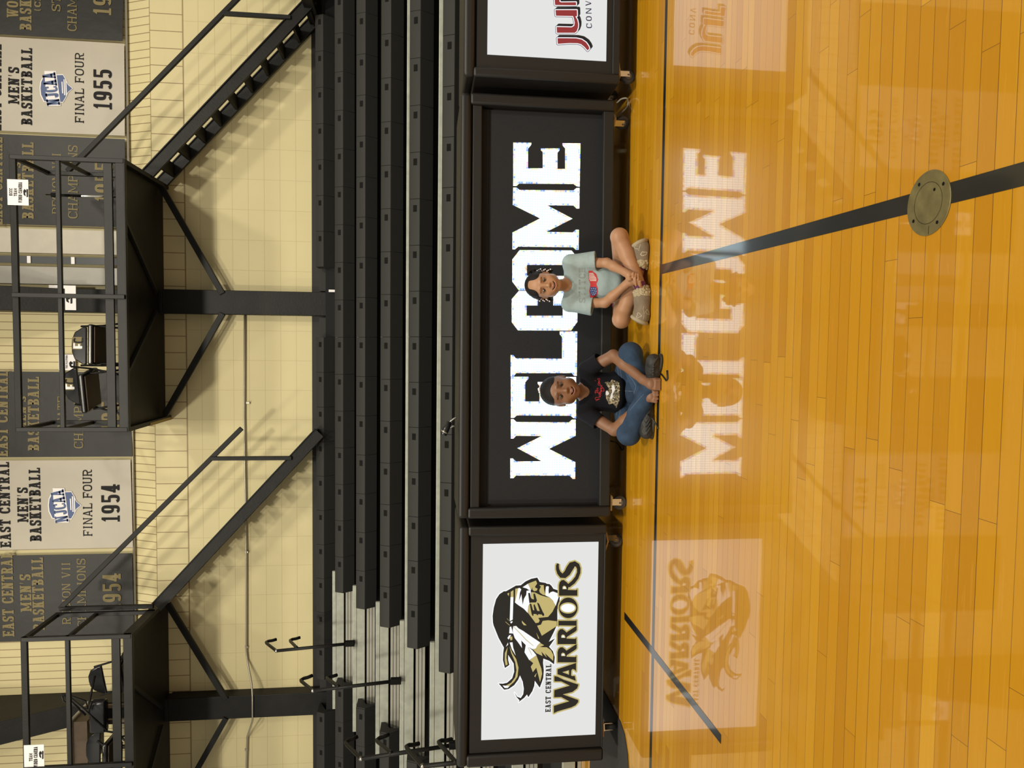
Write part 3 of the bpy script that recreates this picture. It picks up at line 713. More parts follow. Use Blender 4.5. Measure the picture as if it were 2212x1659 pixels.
# ================================================================ LED tables
class Frame:
    def __init__(s, root): s.o = Vector(root.location); a = root.rotation_euler.z; s.ex = Vector((math.cos(a), math.sin(a), 0)); s.ey = Vector((-math.sin(a), math.cos(a), 0))
    def pt(s, x, y, depth):          # picture point -> (along, up) on the plane `depth` behind the front face
        d = ray(x, y); o = s.o+s.ey*depth; t = (o-CAM_P).dot(s.ey)/d.dot(s.ey); q = CAM_P+d*t-s.o
        return q.dot(s.ex), q.z
def caster(r, x, y, rz, gold=False):
    c = thing('caster', None, None); c.parent = r; c.location = (x, y, 0); c.rotation_euler = (0, 0, rz)
    b = MB(); b.disc((0, .02, .042), (1, 0, 0), .042, .026, 24); w_ = b.build('wheel', 'wheel_grey', c, True, bevel=.006)
    b = MB(); b.disc((0, .02, .042), (1, 0, 0), .021, .030, 20); b.disc((0, .02, .042), (1, 0, 0), .007, .044, 12); b.build('hub', 'wheel_hub', c, True, bevel=.002)
    b = MB()
    for s in (-1, 1): b.box(s*.019-.002, s*.019+.002, -.004, .034, .035, .092)
    b.box(-.021, .021, -.018, .03, .088, .094); b.build('fork', 'chrome', c, True)
    b = MB(); b.box(-.05, .05, -.03, .06, .098, .108); b.box(-.035, .035, -.02, .045, .094, .099); b.build('mounting_plate', 'ply_edge', c, True)
def flatten_root(e): pass
def led_table(loc, rz, L, label, top, pad_l, pad_r):
    r = thing('led_table', label, 'scorer table', loc, rz)
    bz = .118; D = .55
    b = MB(); b.box(.03, L-.03, .06, D, bz+.01, top-.05); b.build('cabinet', 'frame_black', r, True)
    b = MB(); b.box(0, L, -.01, D+.02, top-.062, top); b.build('top_pad', 'vinyl_pad', r, True, bevel=.022, seg=4)
    for nm, x0, x1 in (('side_pad', 0, pad_l), ('side_pad', L-pad_r, L)):
        b = MB(); b.box(x0, x1, -.014, D, bz, top-.055); b.build(nm, 'vinyl_pad', r, True, bevel=.014, seg=3)
    return r, D, bz
def flat(mb, polys, fr, depth, mi, conv=True):
    for i, p in enumerate(polys):
        q = [fr.pt(x, y, depth) if conv else (x, y) for x, y in p]
        mb.add([(a, depth-.00002*(i % 7), c) for a, c in q], [tuple(range(len(q)))], mi)
def outline(polys, wd, n=8):
    """thick line round each polygon, as overlapping quads and round joints (2-D)"""
    out = []
    for p in polys:
        for i in range(len(p)):
            a, b = Vector(p[i]), Vector(p[(i+1) % len(p)]); d = b-a
            if d.length < 1e-6: continue
            d.normalize(); nn = Vector((-d.y, d.x))*wd
            out.append([tuple(a+nn), tuple(b+nn), tuple(b-nn), tuple(a-nn)])
            out.append([(a.x+wd*math.cos(2*math.pi*k/n), a.y+wd*math.sin(2*math.pi*k/n)) for k in range(n)])
    return out
def PXF(pts, ox, oy, s): return [(ox+a/s, oy+b/s) for a, b in pts]

# ---- middle table with the WELCOME wall
T1, D1, bz1 = led_table((-1.0, 4.20, 0), math.atan2(.07, 2.42), 2.42, 'long black table whose LED screen reads WELCOME, behind the two children', 1.008, .062, .066)
f1 = Frame(T1)
def lrect(fr, depth, xt, xb, y0, y1): a, b_ = fr.pt(xb, y0, depth), fr.pt(xt, y1, depth); return a[0], b_[0], a[1], b_[1]
zt = f1.pt(1019, 600, 0)[1]; zm = f1.pt(1039.5, 600, 0)[1]; zl = f1.pt(1300.5, 600, 0)[1]
b = MB(); b.box(.06, 2.357, .004, .06, zm, zt); b.build('upper_rail', 'frame_black', T1, True, bevel=.006)
b = MB(); b.box(.06, 2.357, .0, .06, .120, zl); b.build('lower_rail', 'frame_black', T1, True, bevel=.006)
SD = .045
b = MB(); b.box(.075, 2.345, SD, SD+.02, zl-.01, zm+.01); scr1 = b.build('led_screen', 'led_black', T1, True)
b = MB(); z0 = f1.pt(1052, 600, SD)[1]; b.box(.08, 2.34, SD-.012, SD, z0, zm+.005); b.build('screen_edge', 'void_black', scr1, True)
A5 = lambda p: PXF(p, 1000, 180, 3.77)
A6 = lambda p: PXF(p, 900, 860, 4.424)
A1 = lambda p: PXF(p, 1080, 460, 5.53)
W_ = A6([(900, 200), (925, 200), (955, 228), (1455, 232), (1485, 205), (1520, 205), (1520, 360), (1265, 485), (1517, 612), (1515, 772), (1490, 772), (1460, 740), (950, 740), (925, 765), (895, 765), (895, 577), (920, 577), (950, 605), (1195, 603), (962, 478), (1195, 362), (950, 360), (925, 387), (900, 387)])
E_ = A5([(410, 482), (557, 484), (557, 500), (530, 533), (530, 692), (650, 692), (650, 560), (635, 545), (635, 530), (787, 530), (787, 545), (770, 565), (770, 697), (832, 697), (832, 530), (811, 505), (811, 487), (958, 488), (951, 843), (925, 838), (900, 820), (458, 816), (437, 836), (409, 836)])
M_ = A5([(409, 848), (437, 848), (460, 868), (900, 872), (925, 852), (950, 852), (948, 1020), (925, 1020), (900, 995), (685, 993), (893, 1102), (680, 1210), (895, 1214), (918, 1192), (945, 1192), (942, 1356), (920, 1356), (897, 1335), (450, 1330), (425, 1352), (403, 1352), (403, 1215), (628, 1100), (406, 990)])
C_ = A1([(225, 932), (452, 932), (452, 1105), (318, 1105), (318, 1228), (750, 1228), (750, 1105), (637, 1105), (637, 935), (850, 935), (925, 1030), (925, 1300), (850, 1405), (215, 1403), (140, 1305), (140, 1030)])
Oo = A1([(235, 443), (855, 448), (938, 550), (938, 830), (855, 926), (225, 924), (147, 820), (147, 556)])
Oi = A1([(322, 620), (765, 622), (765, 752), (322, 750)])
O1 = [Oo[7], Oo[0], Oo[1], Oo[2], Oi[1], Oi[0]]; O2 = [Oo[2], Oo[3], Oi[2], Oi[1]]; O3 = [Oo[3], Oo[4], Oo[5], Oo[6], Oi[3], Oi[2]]; O4 = [Oo[6], Oo[7], Oi[0], Oi[3]]
L_ = [(1103, 767), (1109, 767), (1114, 774), (1214, 775), (1214, 728), (1209, 722), (1209, 716), (1247, 716), (1246, 812), (1240, 812), (1235, 806), (1115, 806), (1110, 813), (1103, 813)]
e0 = 1103.5
E2 = [(e0, 813.6), (e0+38, 813.8), (e0+38, 818), (e0+31, 826), (e0+31, 867.3), (e0+62, 867.3), (e0+62, 834), (e0+58, 829), (e0+58, 825), (e0+97.5, 825), (e0+97.5, 829), (e0+93, 834), (e0+93, 867.5), (e0+109, 867.5), (e0+109, 826), (e0+104, 819), (e0+104, 814), (e0+141, 814.3), (e0+141, 904), (e0+135, 903), (e0+129, 898), (e0+13, 897.3), (e0+7, 902.5), (e0, 902.5)]
TD = SD-.0015; DB = .0118
lt = MB()
def area2(q): return sum(q[i][0]*q[(i+1) % len(q)][1]-q[(i+1) % len(q)][0]*q[i][1] for i in range(len(q)))
def rim(q, inner=False):
    q = [Vector(p) for p in q]
    if (area2(q) < 0) != inner: q = q[::-1]
    n = len(q); ins = []
    for i in range(n):
        d0, d1 = (q[i]-q[i-1]).normalized(), (q[(i+1) % n]-q[i]).normalized(); n0, n1 = Vector((-d0.y, d0.x)), Vector((-d1.y, d1.x))
        if d0.x*d1.y-d0.y*d1.x > 0: mt = (n0+n1)/max(1+n0.dot(n1), .35); ins.append((q[i]+mt*DB, q[i]+mt*DB))
        else: ins.append((q[i]+n0*DB, q[i]+n1*DB))
    for i in range(n):
        j = (i+1) % n; quad = [q[i], q[j], ins[j][0], ins[i][1]]
        lt.add([(p.x, TD-.0004, p.y) for p in quad], [(0, 1, 2, 3)], 1)
        if (ins[j][0]-ins[j][1]).length > 1e-5: lt.add([(p.x, TD-.0004, p.y) for p in (q[j], ins[j][0], ins[j][1])], [(0, 1, 2)], 1)
for poly in (W_, E2, L_, C_, Oo, M_, E_):
    q = [f1.pt(x, y, TD) for x, y in poly]
    if poly is Oo:
        for part in (O1, O2, O3, O4): lt.add([(a, TD, c) for a, c in [f1.pt(x, y, TD) for x, y in part]], [tuple(range(len(part)))], 0)
        rim(q); rim([f1.pt(x, y, TD) for x, y in Oi], True)
    else: lt.add([(a, TD, c) for a, c in q], [tuple(range(len(q)))], 0); rim(q)
lt.build('lettering', ['led_text', 'led_edge'], scr1, True)
b = MB(); pts = []
for (x, y) in ((1065, 227.5), (1075, 227), (1100, 230), (1140, 233), (1165, 230.5), (1200, 229.5), (1240, 231), (1308, 230)):
    a, c = f1.pt(x, y, SD-.006); pts.append((a, SD-.006, c))
b.tube(pts, .0042, 8); b.build('white_cable', 'cable_white', T1, True, smooth=True)
caster(T1, f1.pt(1350, 252, .05)[0], .10, .75); caster(T1, f1.pt(1335, 1080, .05)[0], .08, 1.57)
caster(T1, .10, .48, .3); caster(T1, 2.3, .48, .3)

# ---- left table: East Central Warriors
T2, D2, bz2 = led_table((-2.505, 4.262, 0), .006, 1.445, 'black table at the left with the warrior head logo on its bright screen', 1.0, .072, .060)
f2 = Frame(T2)
def lcd(T, fr, L, sx, nm, x0l, x1l):
    xl, xr, zb_, zt_ = sx
    b = MB(); b.box(x0l, x1l, .010, .06, .125, .93); b.build('bezel', 'frame_black', T, True, bevel=.004)
    b = MB(); b.box(x0l, x1l, -.002, .012, .121, zb_-.035); b.build('lower_rail', 'frame_black', T, True, bevel=.004)
    b = MB(); b.box(xl, xr, .006, .012, zb_, zt_); return b.build('lcd_screen', 'lcd_white', T, True)
a0 = f2.pt(1286, 1586.5, .006); a1 = f2.pt(1043.5, 1175.5, .006)
scr2 = lcd(T2, f2, 1.445, (a0[0], a1[0], a0[1], a1[1]), 'x', .075, 1.387)
P1 = lambda p: PXF(p, 1050, 1240, 13.825); P2 = lambda p: PXF(p, 1050, 1350, 9.217)
head = P1([(530, 515), (600, 512), (890, 345), (1035, 335), (1180, 220), (1350, 140), (1530, 105), (1600, 235), (1780, 265), (1810, 290), (1900, 300), (1960, 360), (2010, 440), (2180, 495), (2200, 700), (2190, 900), (2130, 1050), (2130, 1400), (2130, 1540)]) + P2([(1405, 20), (1330, 180), (1250, 335), (1375, 265), (1255, 435), (1330, 520), (1368, 640), (1355, 785), (1260, 715), (1140, 670), (1135, 760), (1150, 900), (1140, 1050), (1110, 1140), (1068, 1250), (970, 1110), (960, 1210), (920, 1320), (840, 1440), (815, 1385), (760, 1450), (650, 1535), (665, 1500), (610, 1440), (565, 1345), (620, 1430), (690, 1455), (740, 1380), (752, 1270), (730, 1130), (675, 1005), (640, 1090), (560, 1200), (450, 1275), (360, 1290), (250, 1165), (330, 1170), (420, 1150), (520, 1060), (560, 930), (550, 770), (440, 595), (440, 700), (465, 795), (375, 858), (335, 700), (340, 560), (355, 450), (250, 260), (150, 10)]) + P1([(205, 1450), (195, 1250), (230, 1000), (300, 750), (400, 600)])
whites = [P1(p) for p in ([(730, 690), (818, 680), (795, 1360), (705, 1410)], [(955, 425), (1010, 415), (1050, 460), (1010, 560), (985, 800), (1055, 600), (1095, 920), (1130, 740), (1200, 620), (1210, 500), (1275, 490), (1330, 480), (1345, 700), (1300, 890), (1260, 950), (1240, 1160), (1130, 1040), (950, 920), (862, 850), (890, 720)],
  [(1090, 395), (1250, 290), (1340, 480), (1275, 475), (1210, 430)], [(1790, 375), (1835, 360), (1875, 375), (1865, 500), (1875, 590), (1930, 540), (2000, 520), (2130, 570), (2165, 700), (2080, 950), (2000, 800), (1900, 700), (1770, 640), (1775, 480)], [(720, 1430), (785, 1400), (790, 1440), (745, 1480)])] + [P2(p) for p in (
  [(540, 25), (600, 20), (650, 70), (740, 120), (900, 230), (1080, 350), (1020, 420), (980, 480), (920, 480), (840, 440), (790, 400), (700, 310), (715, 460), (640, 350), (570, 260), (540, 170), (530, 100)], [(790, 400), (840, 440), (920, 500), (1000, 600), (930, 650), (860, 700), (765, 545)], [(470, 40), (500, 30), (520, 110), (540, 170), (460, 165)], [(425, 260), (460, 205), (500, 200), (450, 290)], [(470, 350), (525, 345), (540, 450), (590, 610), (510, 480)], [(435, 350), (395, 435), (440, 390)])]
golds = [P1(p) for p in ([(735, 530), (818, 480), (818, 690), (735, 690)], [(630, 590), (690, 555), (680, 660)], [(872, 440), (950, 425), (950, 480), (880, 780), (862, 850)], [(1255, 285), (1490, 195), (1525, 285), (1460, 380), (1480, 415), (1535, 430), (1520, 490), (1440, 515), (1385, 470), (1385, 390), (1350, 480), (1300, 400)], [(1600, 330), (1720, 330), (1730, 460), (1780, 640), (1700, 620), (1610, 560), (1585, 490), (1640, 370), (1605, 355)],
  [(1345, 540), (1460, 550), (1620, 630), (1780, 680), (1900, 705), (2010, 820), (2070, 950), (1980, 1130), (1850, 1280), (1560, 1310), (1600, 1390), (1570, 1450), (1480, 1465), (1350, 1290), (1245, 1150), (1260, 950), (1300, 890), (1345, 700)], [(1065, 1390), (1210, 1530), (1130, 1530), (1075, 1460)])] + [P1([(1525, 1545), (1640, 1510), (1690, 1400), (1850, 1380), (2110, 1410), (2110, 1530)])+P2([(1395, 30), (1110, 215)])] + [P2(p) for p in (
  [(1075, 355), (1155, 405), (1070, 440), (1210, 445), (1290, 500), (1340, 600), (1335, 715), (1170, 560), (1210, 650), (1100, 530), (1125, 620), (1000, 560), (925, 480), (990, 470), (1020, 410)], [(1000, 600), (1060, 760), (1100, 870), (1115, 970), (1075, 1135), (1000, 850), (930, 940), (890, 830), (940, 760), (865, 700), (930, 650)], [(430, 440), (375, 560), (370, 700), (390, 810), (430, 785), (405, 650), (415, 540)], [(465, 420), (530, 570), (600, 680), (645, 850), (625, 1030), (560, 1130), (470, 1210), (390, 1210), (500, 1150), (580, 1040), (605, 900), (580, 740), (500, 560)], [(465, 245), (520, 225), (525, 290), (490, 310)], [(1000, 150), (1060, 270), (1040, 275)], [(1010, 950), (980, 1040), (960, 1020)])]
marks = [P1([(1255, 570), (1310, 560), (1340, 700), (1360, 740), (1430, 760), (1410, 590), (1460, 580), (1520, 790), (1490, 850), (1320, 850), (1310, 890), (1290, 850)]), P1([(1300, 890), (1350, 890), (1400, 1070), (1440, 1090), (1415, 920), (1450, 900), (1530, 1100), (1600, 1105), (1520, 850), (1580, 880), (1700, 1140), (1735, 1190), (1735, 1240), (1700, 1260), (1660, 1210), (1560, 1200), (1540, 1240), (1500, 1200), (1420, 1190), (1415, 1240), (1390, 1255), (1360, 1200)])]
wtip = [P2([(330, 1205), (390, 1210), (470, 1215), (430, 1255), (370, 1255)])]
P4 = lambda p: PXF(p, 1170, 1370, 8.73); P3 = lambda p: PXF(p, 1170, 1200, 9.22)
def ell(cx, cy, rx, ry, n=26): return [(cx+rx*math.cos(2*math.pi*i/n), cy+ry*math.sin(2*math.pi*i/n)) for i in range(n)]
Rg = [(300, 530), (300, 340), (315, 285), (350, 250), (395, 245), (440, 280), (468, 310), (640, 195), (662, 190), (662, 262), (640, 290), (475, 395), (470, 425), (630, 430), (655, 410), (655, 530)]
Rh = [(368, 412), (368, 370), (398, 346), (436, 362), (452, 412)]
sh = lambda p, d: [(a, c+d) for a, c in p]
r3 = lambda p: [(345+(a-300)*1.03, 800+(c-530)*1.10) for a, c in p]
let = [P4([(230, 1490), (230, 1350), (520, 1265), (370, 1185), (235, 1190), (240, 1055), (530, 970), (370, 890), (240, 890), (240, 790), (300, 800), (420, 860), (695, 950), (670, 1020), (580, 1090), (400, 1135), (690, 1240), (690, 1280), (640, 1340), (560, 1380), (400, 1425), (300, 1455)]),
       P4([(300, 755), (300, 660), (520, 585), (650, 540), (650, 700), (625, 670), (585, 655), (560, 680), (555, 770), (570, 790), (625, 785), (645, 880), (520, 830)]), P4(Rg), P4(sh(Rg, -343)),
       P3([(335, 1295), (335, 1402), (360, 1392), (670, 1397), (697, 1410), (697, 1288), (670, 1300), (360, 1300)]), P3(ell(530, 1042, 186, 205)), P3(r3(Rg[:6]+[(500, 330), (470, 425), (630, 430), (655, 410), (655, 530)]))]
sc = [(330, 160), (315, 200), (318, 270), (345, 345), (395, 400), (450, 400), (510, 345), (560, 255), (605, 190), (660, 165), (715, 195), (740, 260), (738, 340), (700, 440), (630, 530), (530, 610)]
sw = [20, 28, 32, 38, 48, 56, 62, 66, 66, 52, 42, 36, 34, 36, 38, 34]
def spoly(extra):
    l, r_ = [], []
    for i, p in enumerate(sc):
        a = Vector(sc[max(i-1, 0)]); c = Vector(sc[min(i+1, len(sc)-1)]); d = (c-a).normalized(); nn = Vector((-d.y, d.x))*(sw[i]+extra)
        l.append(tuple(Vector(p)+nn)); r_.append(tuple(Vector(p)-nn))
    return [[l[i], l[i+1], r_[i+1], r_[i]] for i in range(len(sc)-1)]
s_quads = [P3(q) for q in spoly(0)]; s_gold = [P3(q) for q in spoly(29)]
holes = [P4(Rh), P4(sh(Rh, -343)), P3(r3(Rh)), P3(ell(525, 1045, 165, 112)), P4([(388, 716), (517, 678), (517, 764)])]
hin = [P4([(a*.0+410+(a-410)*.62, 392+(c-392)*.62) for a, c in Rh]), P4([(410+(a-410)*.62, 392-343+(c-392)*.62) for a, c in Rh]), P3(r3([(410+(a-410)*.62, 392+(c-392)*.62) for a, c in Rh])), P3(ell(525, 1045, 140, 84)), P4([(465, 716), (490, 704), (490, 728)])]
g = MB(); dd = .0046
def lay(polys, mi, k): flat(g, polys, f2, dd-.0004*k, mi)
lay(outline([head], 2.0), 1, -1); flat(g, [head], f2, dd, 0)
lay(whites, 1, 1); lay([P2(p) for p in ([(548, 28), (700, 180), (800, 290), (945, 412), (940, 420), (790, 300), (690, 190), (542, 36)], [(838, 448), (880, 520), (918, 606), (910, 604), (870, 524), (830, 452)])]+[P1(p) for p in ([(580, 1418), (705, 1525), (700, 1540), (575, 1428)], [(628, 1322), (680, 1385), (672, 1390), (622, 1328)])], 2, 1.4); lay([P1(p) for p in ([(705, 1410), (795, 1360), (800, 1372), (712, 1425)], [(735, 1490), (800, 1590), (788, 1600), (722, 1500)])], 0, 1.4); lay(golds, 2, 1.5); lay(wtip, 1, 2); lay(marks, 0, 2)
lay(outline(let, 2.9), 2, 2.5); lay(s_gold, 2, 2.5); lay(let, 0, 3.2); lay(s_quads, 0, 3.2); lay(holes, 2, 3.6); lay(hin, 1, 4)
g.build('warrior_logo', ['lcd_black', 'lcd_pure', 'lcd_gold'], scr2, True)
g = MB()
def ltext(mb, fr, txt, xt, xb, y0, y1, style, mi, depth=.003, gap=.13, xb1=None):
    a = fr.pt(xb, y0, depth); c = fr.pt(xb if xb1 is None else xb1, y1, depth); t = fr.pt(xt, y0, depth)
    text_on(mb, txt, (a[0], depth, a[1]), (c[0], depth, c[1]), (t[0], depth, t[1]), style, .0001, mi, gap)
ltext(g, f2, 'EAST CENTRAL', 1177.8, 1189.5, 1538, 1435, 'bold', 0, xb1=1191)
g.build('lettering', 'lcd_black', scr2, True)
for y, rz in ((1166, 2.4), (1578, .25)): caster(T2, f2.pt(1330, y, .05)[0], .10, rz)
caster(T2, .12, .48, .3); caster(T2, 1.32, .48, .3)

# ---- right table, cut by the frame
T3, D3, bz3 = led_table((1.472, 4.168, 0), .012, 1.45, 'black table with red lettering on its bright screen, cut off by the frame', 1.0, .055, .055)
f3 = Frame(T3)
a0 = f3.pt(1309.5, 132, .006)
scr3 = lcd(T3, f3, 1.45, (a0[0], a0[0]+1.16, a0[1], f3.pt(1052.5, 131, .006)[1]), 'x', .056, 1.394)
P7 = lambda p: PXF(p, 1180, 0, 13.825)
J = P7([(335, 1140), (600, 1140), (900, 1145), (1060, 1180), (1190, 1270), (1260, 1370), (1290, 1445), (1235, 1510), (1140, 1400), (1040, 1320), (930, 1290), (700, 1285), (345, 1310)])
U = P7([(310, 805), (760, 815), (835, 770), (850, 680), (830, 570), (800, 480), (290, 470), (275, 300), (915, 300), (920, 480), (870, 490), (930, 600), (955, 720), (950, 820), (910, 930), (850, 980), (320, 980)])
N = P7([(265, 150), (890, 160), (890, 65), (450, 70), (395, 50), (400, -120), (240, -120)])
g = MB()
def lay3(polys, mi, k): flat(g, polys, f3, .0048-.0004*k, mi)
shd = [[(x+4.6, y-4.6) for x, y in p] for p in (J, U, N)]
lay3(shd, 0, 0); lay3(outline(shd, 2.6), 0, 0)
for k_, (dx, dy) in enumerate(((2.3, -2.3), (3.4, -3.4))): lay3(outline([[(x+dx, y+dy) for x, y in p] for p in (J, U, N)], 2.6), 0, .2)
lay3(outline([J, U, N], 3.0), 3, 1); lay3(outline([J, U, N], 1.9), 1, 2); lay3([J, U, N], 2, 3)
g.build('junior_logo', ['lcd_black', 'lcd_pure', 'lcd_red', 'lcd_navy'], scr3, True)
g = MB()
ltext(g, f3, 'CONV', 1266.5, 1279, 61, 2, 'sans', 0, gap=.34, xb1=1277)
g.build('lettering', 'lcd_navy', scr3, True)
caster(T3, f3.pt(1355, 150, .05)[0], .12, 1.9); caster(T3, .12, .48, .4); caster(T3, 1.33, .48, .3); caster(T3, 1.33, .10, .3)

# ---- microphone on its gooseneck behind the middle table
t = thing('microphone', 'small black microphone on a bent neck standing on the middle table', 'microphone', (0, 0, 0))
p0, p1 = px(958, 938, 4.40), px(971, 912, 4.40); top1 = px(989, 900, 4.40)
t.location = (top1.x, 4.40, 1.008)
b = MB(); d = (p1-p0).normalized(); b.tube([p0-d*.003, p0, p0+d*.03, p1], [.018, .021, .021, .016], 14); b.build('head', 'black_vinyl', t, smooth=True)
b = MB(); b.tube([p0+d*.012, p0+d*.020], .0222, 14); b.build('ring', 'galvanised', t, smooth=True)
b = MB(); b.tube([p1, px(975, 909, 4.40), px(980, 905, 4.40), Vector((top1.x, 4.40, 1.006))], .0055, 8); b.tube([px(965, 925, 4.41), px(978, 921, 4.41), px(984, 920, 4.41)], .006, 8); b.build('neck', 'chrome', t, smooth=True)

# ---- floor bits
t = thing('floor_plate', 'round worn brass floor socket cover on the black centre line', 'floor plate', (.351, 1.671, 0))
b = MB(); b.disc((.351, 1.671, .0016), (0, 0, 1), .0775, .0032, 56); b.build('cover', 'brass_plate', t, bevel=.001)
b = MB()
for p in ring(0, 0, .050, .050, .0011, .0011, 0, 360, 48, 2): b.add([(.351+a, 1.671+c, .0034) for a, c in p], [(0, 1, 2, 3)])
for k in range(4): 
    a = .6+k*1.571; b.disc((.351+.062*math.cos(a), 1.671+.062*math.sin(a), .0034), (0, 0, 1), .0045, .0004, 12)
b.add([(.351-.075, 1.664, .0034), (.351-.055, 1.664, .0034), (.351-.055, 1.6655, .0034), (.351-.075, 1.6655, .0034)], [(0, 1, 2, 3)])
b.disc((.351+.028, 1.650, .0034), (0, 0, 1), .004, .0004, 10)
b.build('lid_seam', 'slot_dark', t)
b = MB()
mp = [(-2.30, 4.72), (-2.30, 4.45), (-2.292, 4.30), (-2.32, 4.20), (-2.40, 4.125), (-2.52, 4.095), (-2.9, 4.09), (-5, 4.08), (-5, 5.08), (-2.30, 5.08)]
b.prism(mp, lambda a, c, d: (a, c, .0005+d), .006)
tag(b.build('floor_mat', 'carpet', bevel=.002), 'dark grey floor mat with rounded corner under the left table', 'mat')
def cable(name, pts, r, mt, label): 
    b = MB(); P = [Vector(p) for p in pts]; Q = []
    for i in range(len(P)-1):
        for t_ in range(6):
            u = t_/6; p0_, p1_, p2_, p3_ = P[max(i-1, 0)], P[i], P[i+1], P[min(i+2, len(P)-1)]
            Q.append(.5*((2*p1_)+(p2_-p0_)*u+(2*p0_-5*p1_+4*p2_-p3_)*u*u+(3*p1_-p0_-3*p2_+p3_)*u**3))
    Q.append(P[-1]); b.tube(Q, r, 8); return tag(b.build(name, mt, smooth=True), label, 'cable')
cable('loose_cable', [px(1333, 222, 4.42), px(1342, 214, 4.38), px(1353, 212, 4.36), pz(1357, 218, .006), pz(1355, 230, .006), px(1346, 240, 4.40), px(1336, 248, 4.46)], .0045, 'cable_white', 'loop of pale cable hanging under the right end of the middle table')
cable('loose_cable', [px(1316, 952, 4.36), px(1330, 956, 4.34), pz(1338, 964, .006), pz(1343, 972, .006), pz(1347, 966, .006), px(1340, 945, 4.3), px(1330, 930, 4.4)], .004, 'cable_black', 'loop of black cable on the floor behind the left child')
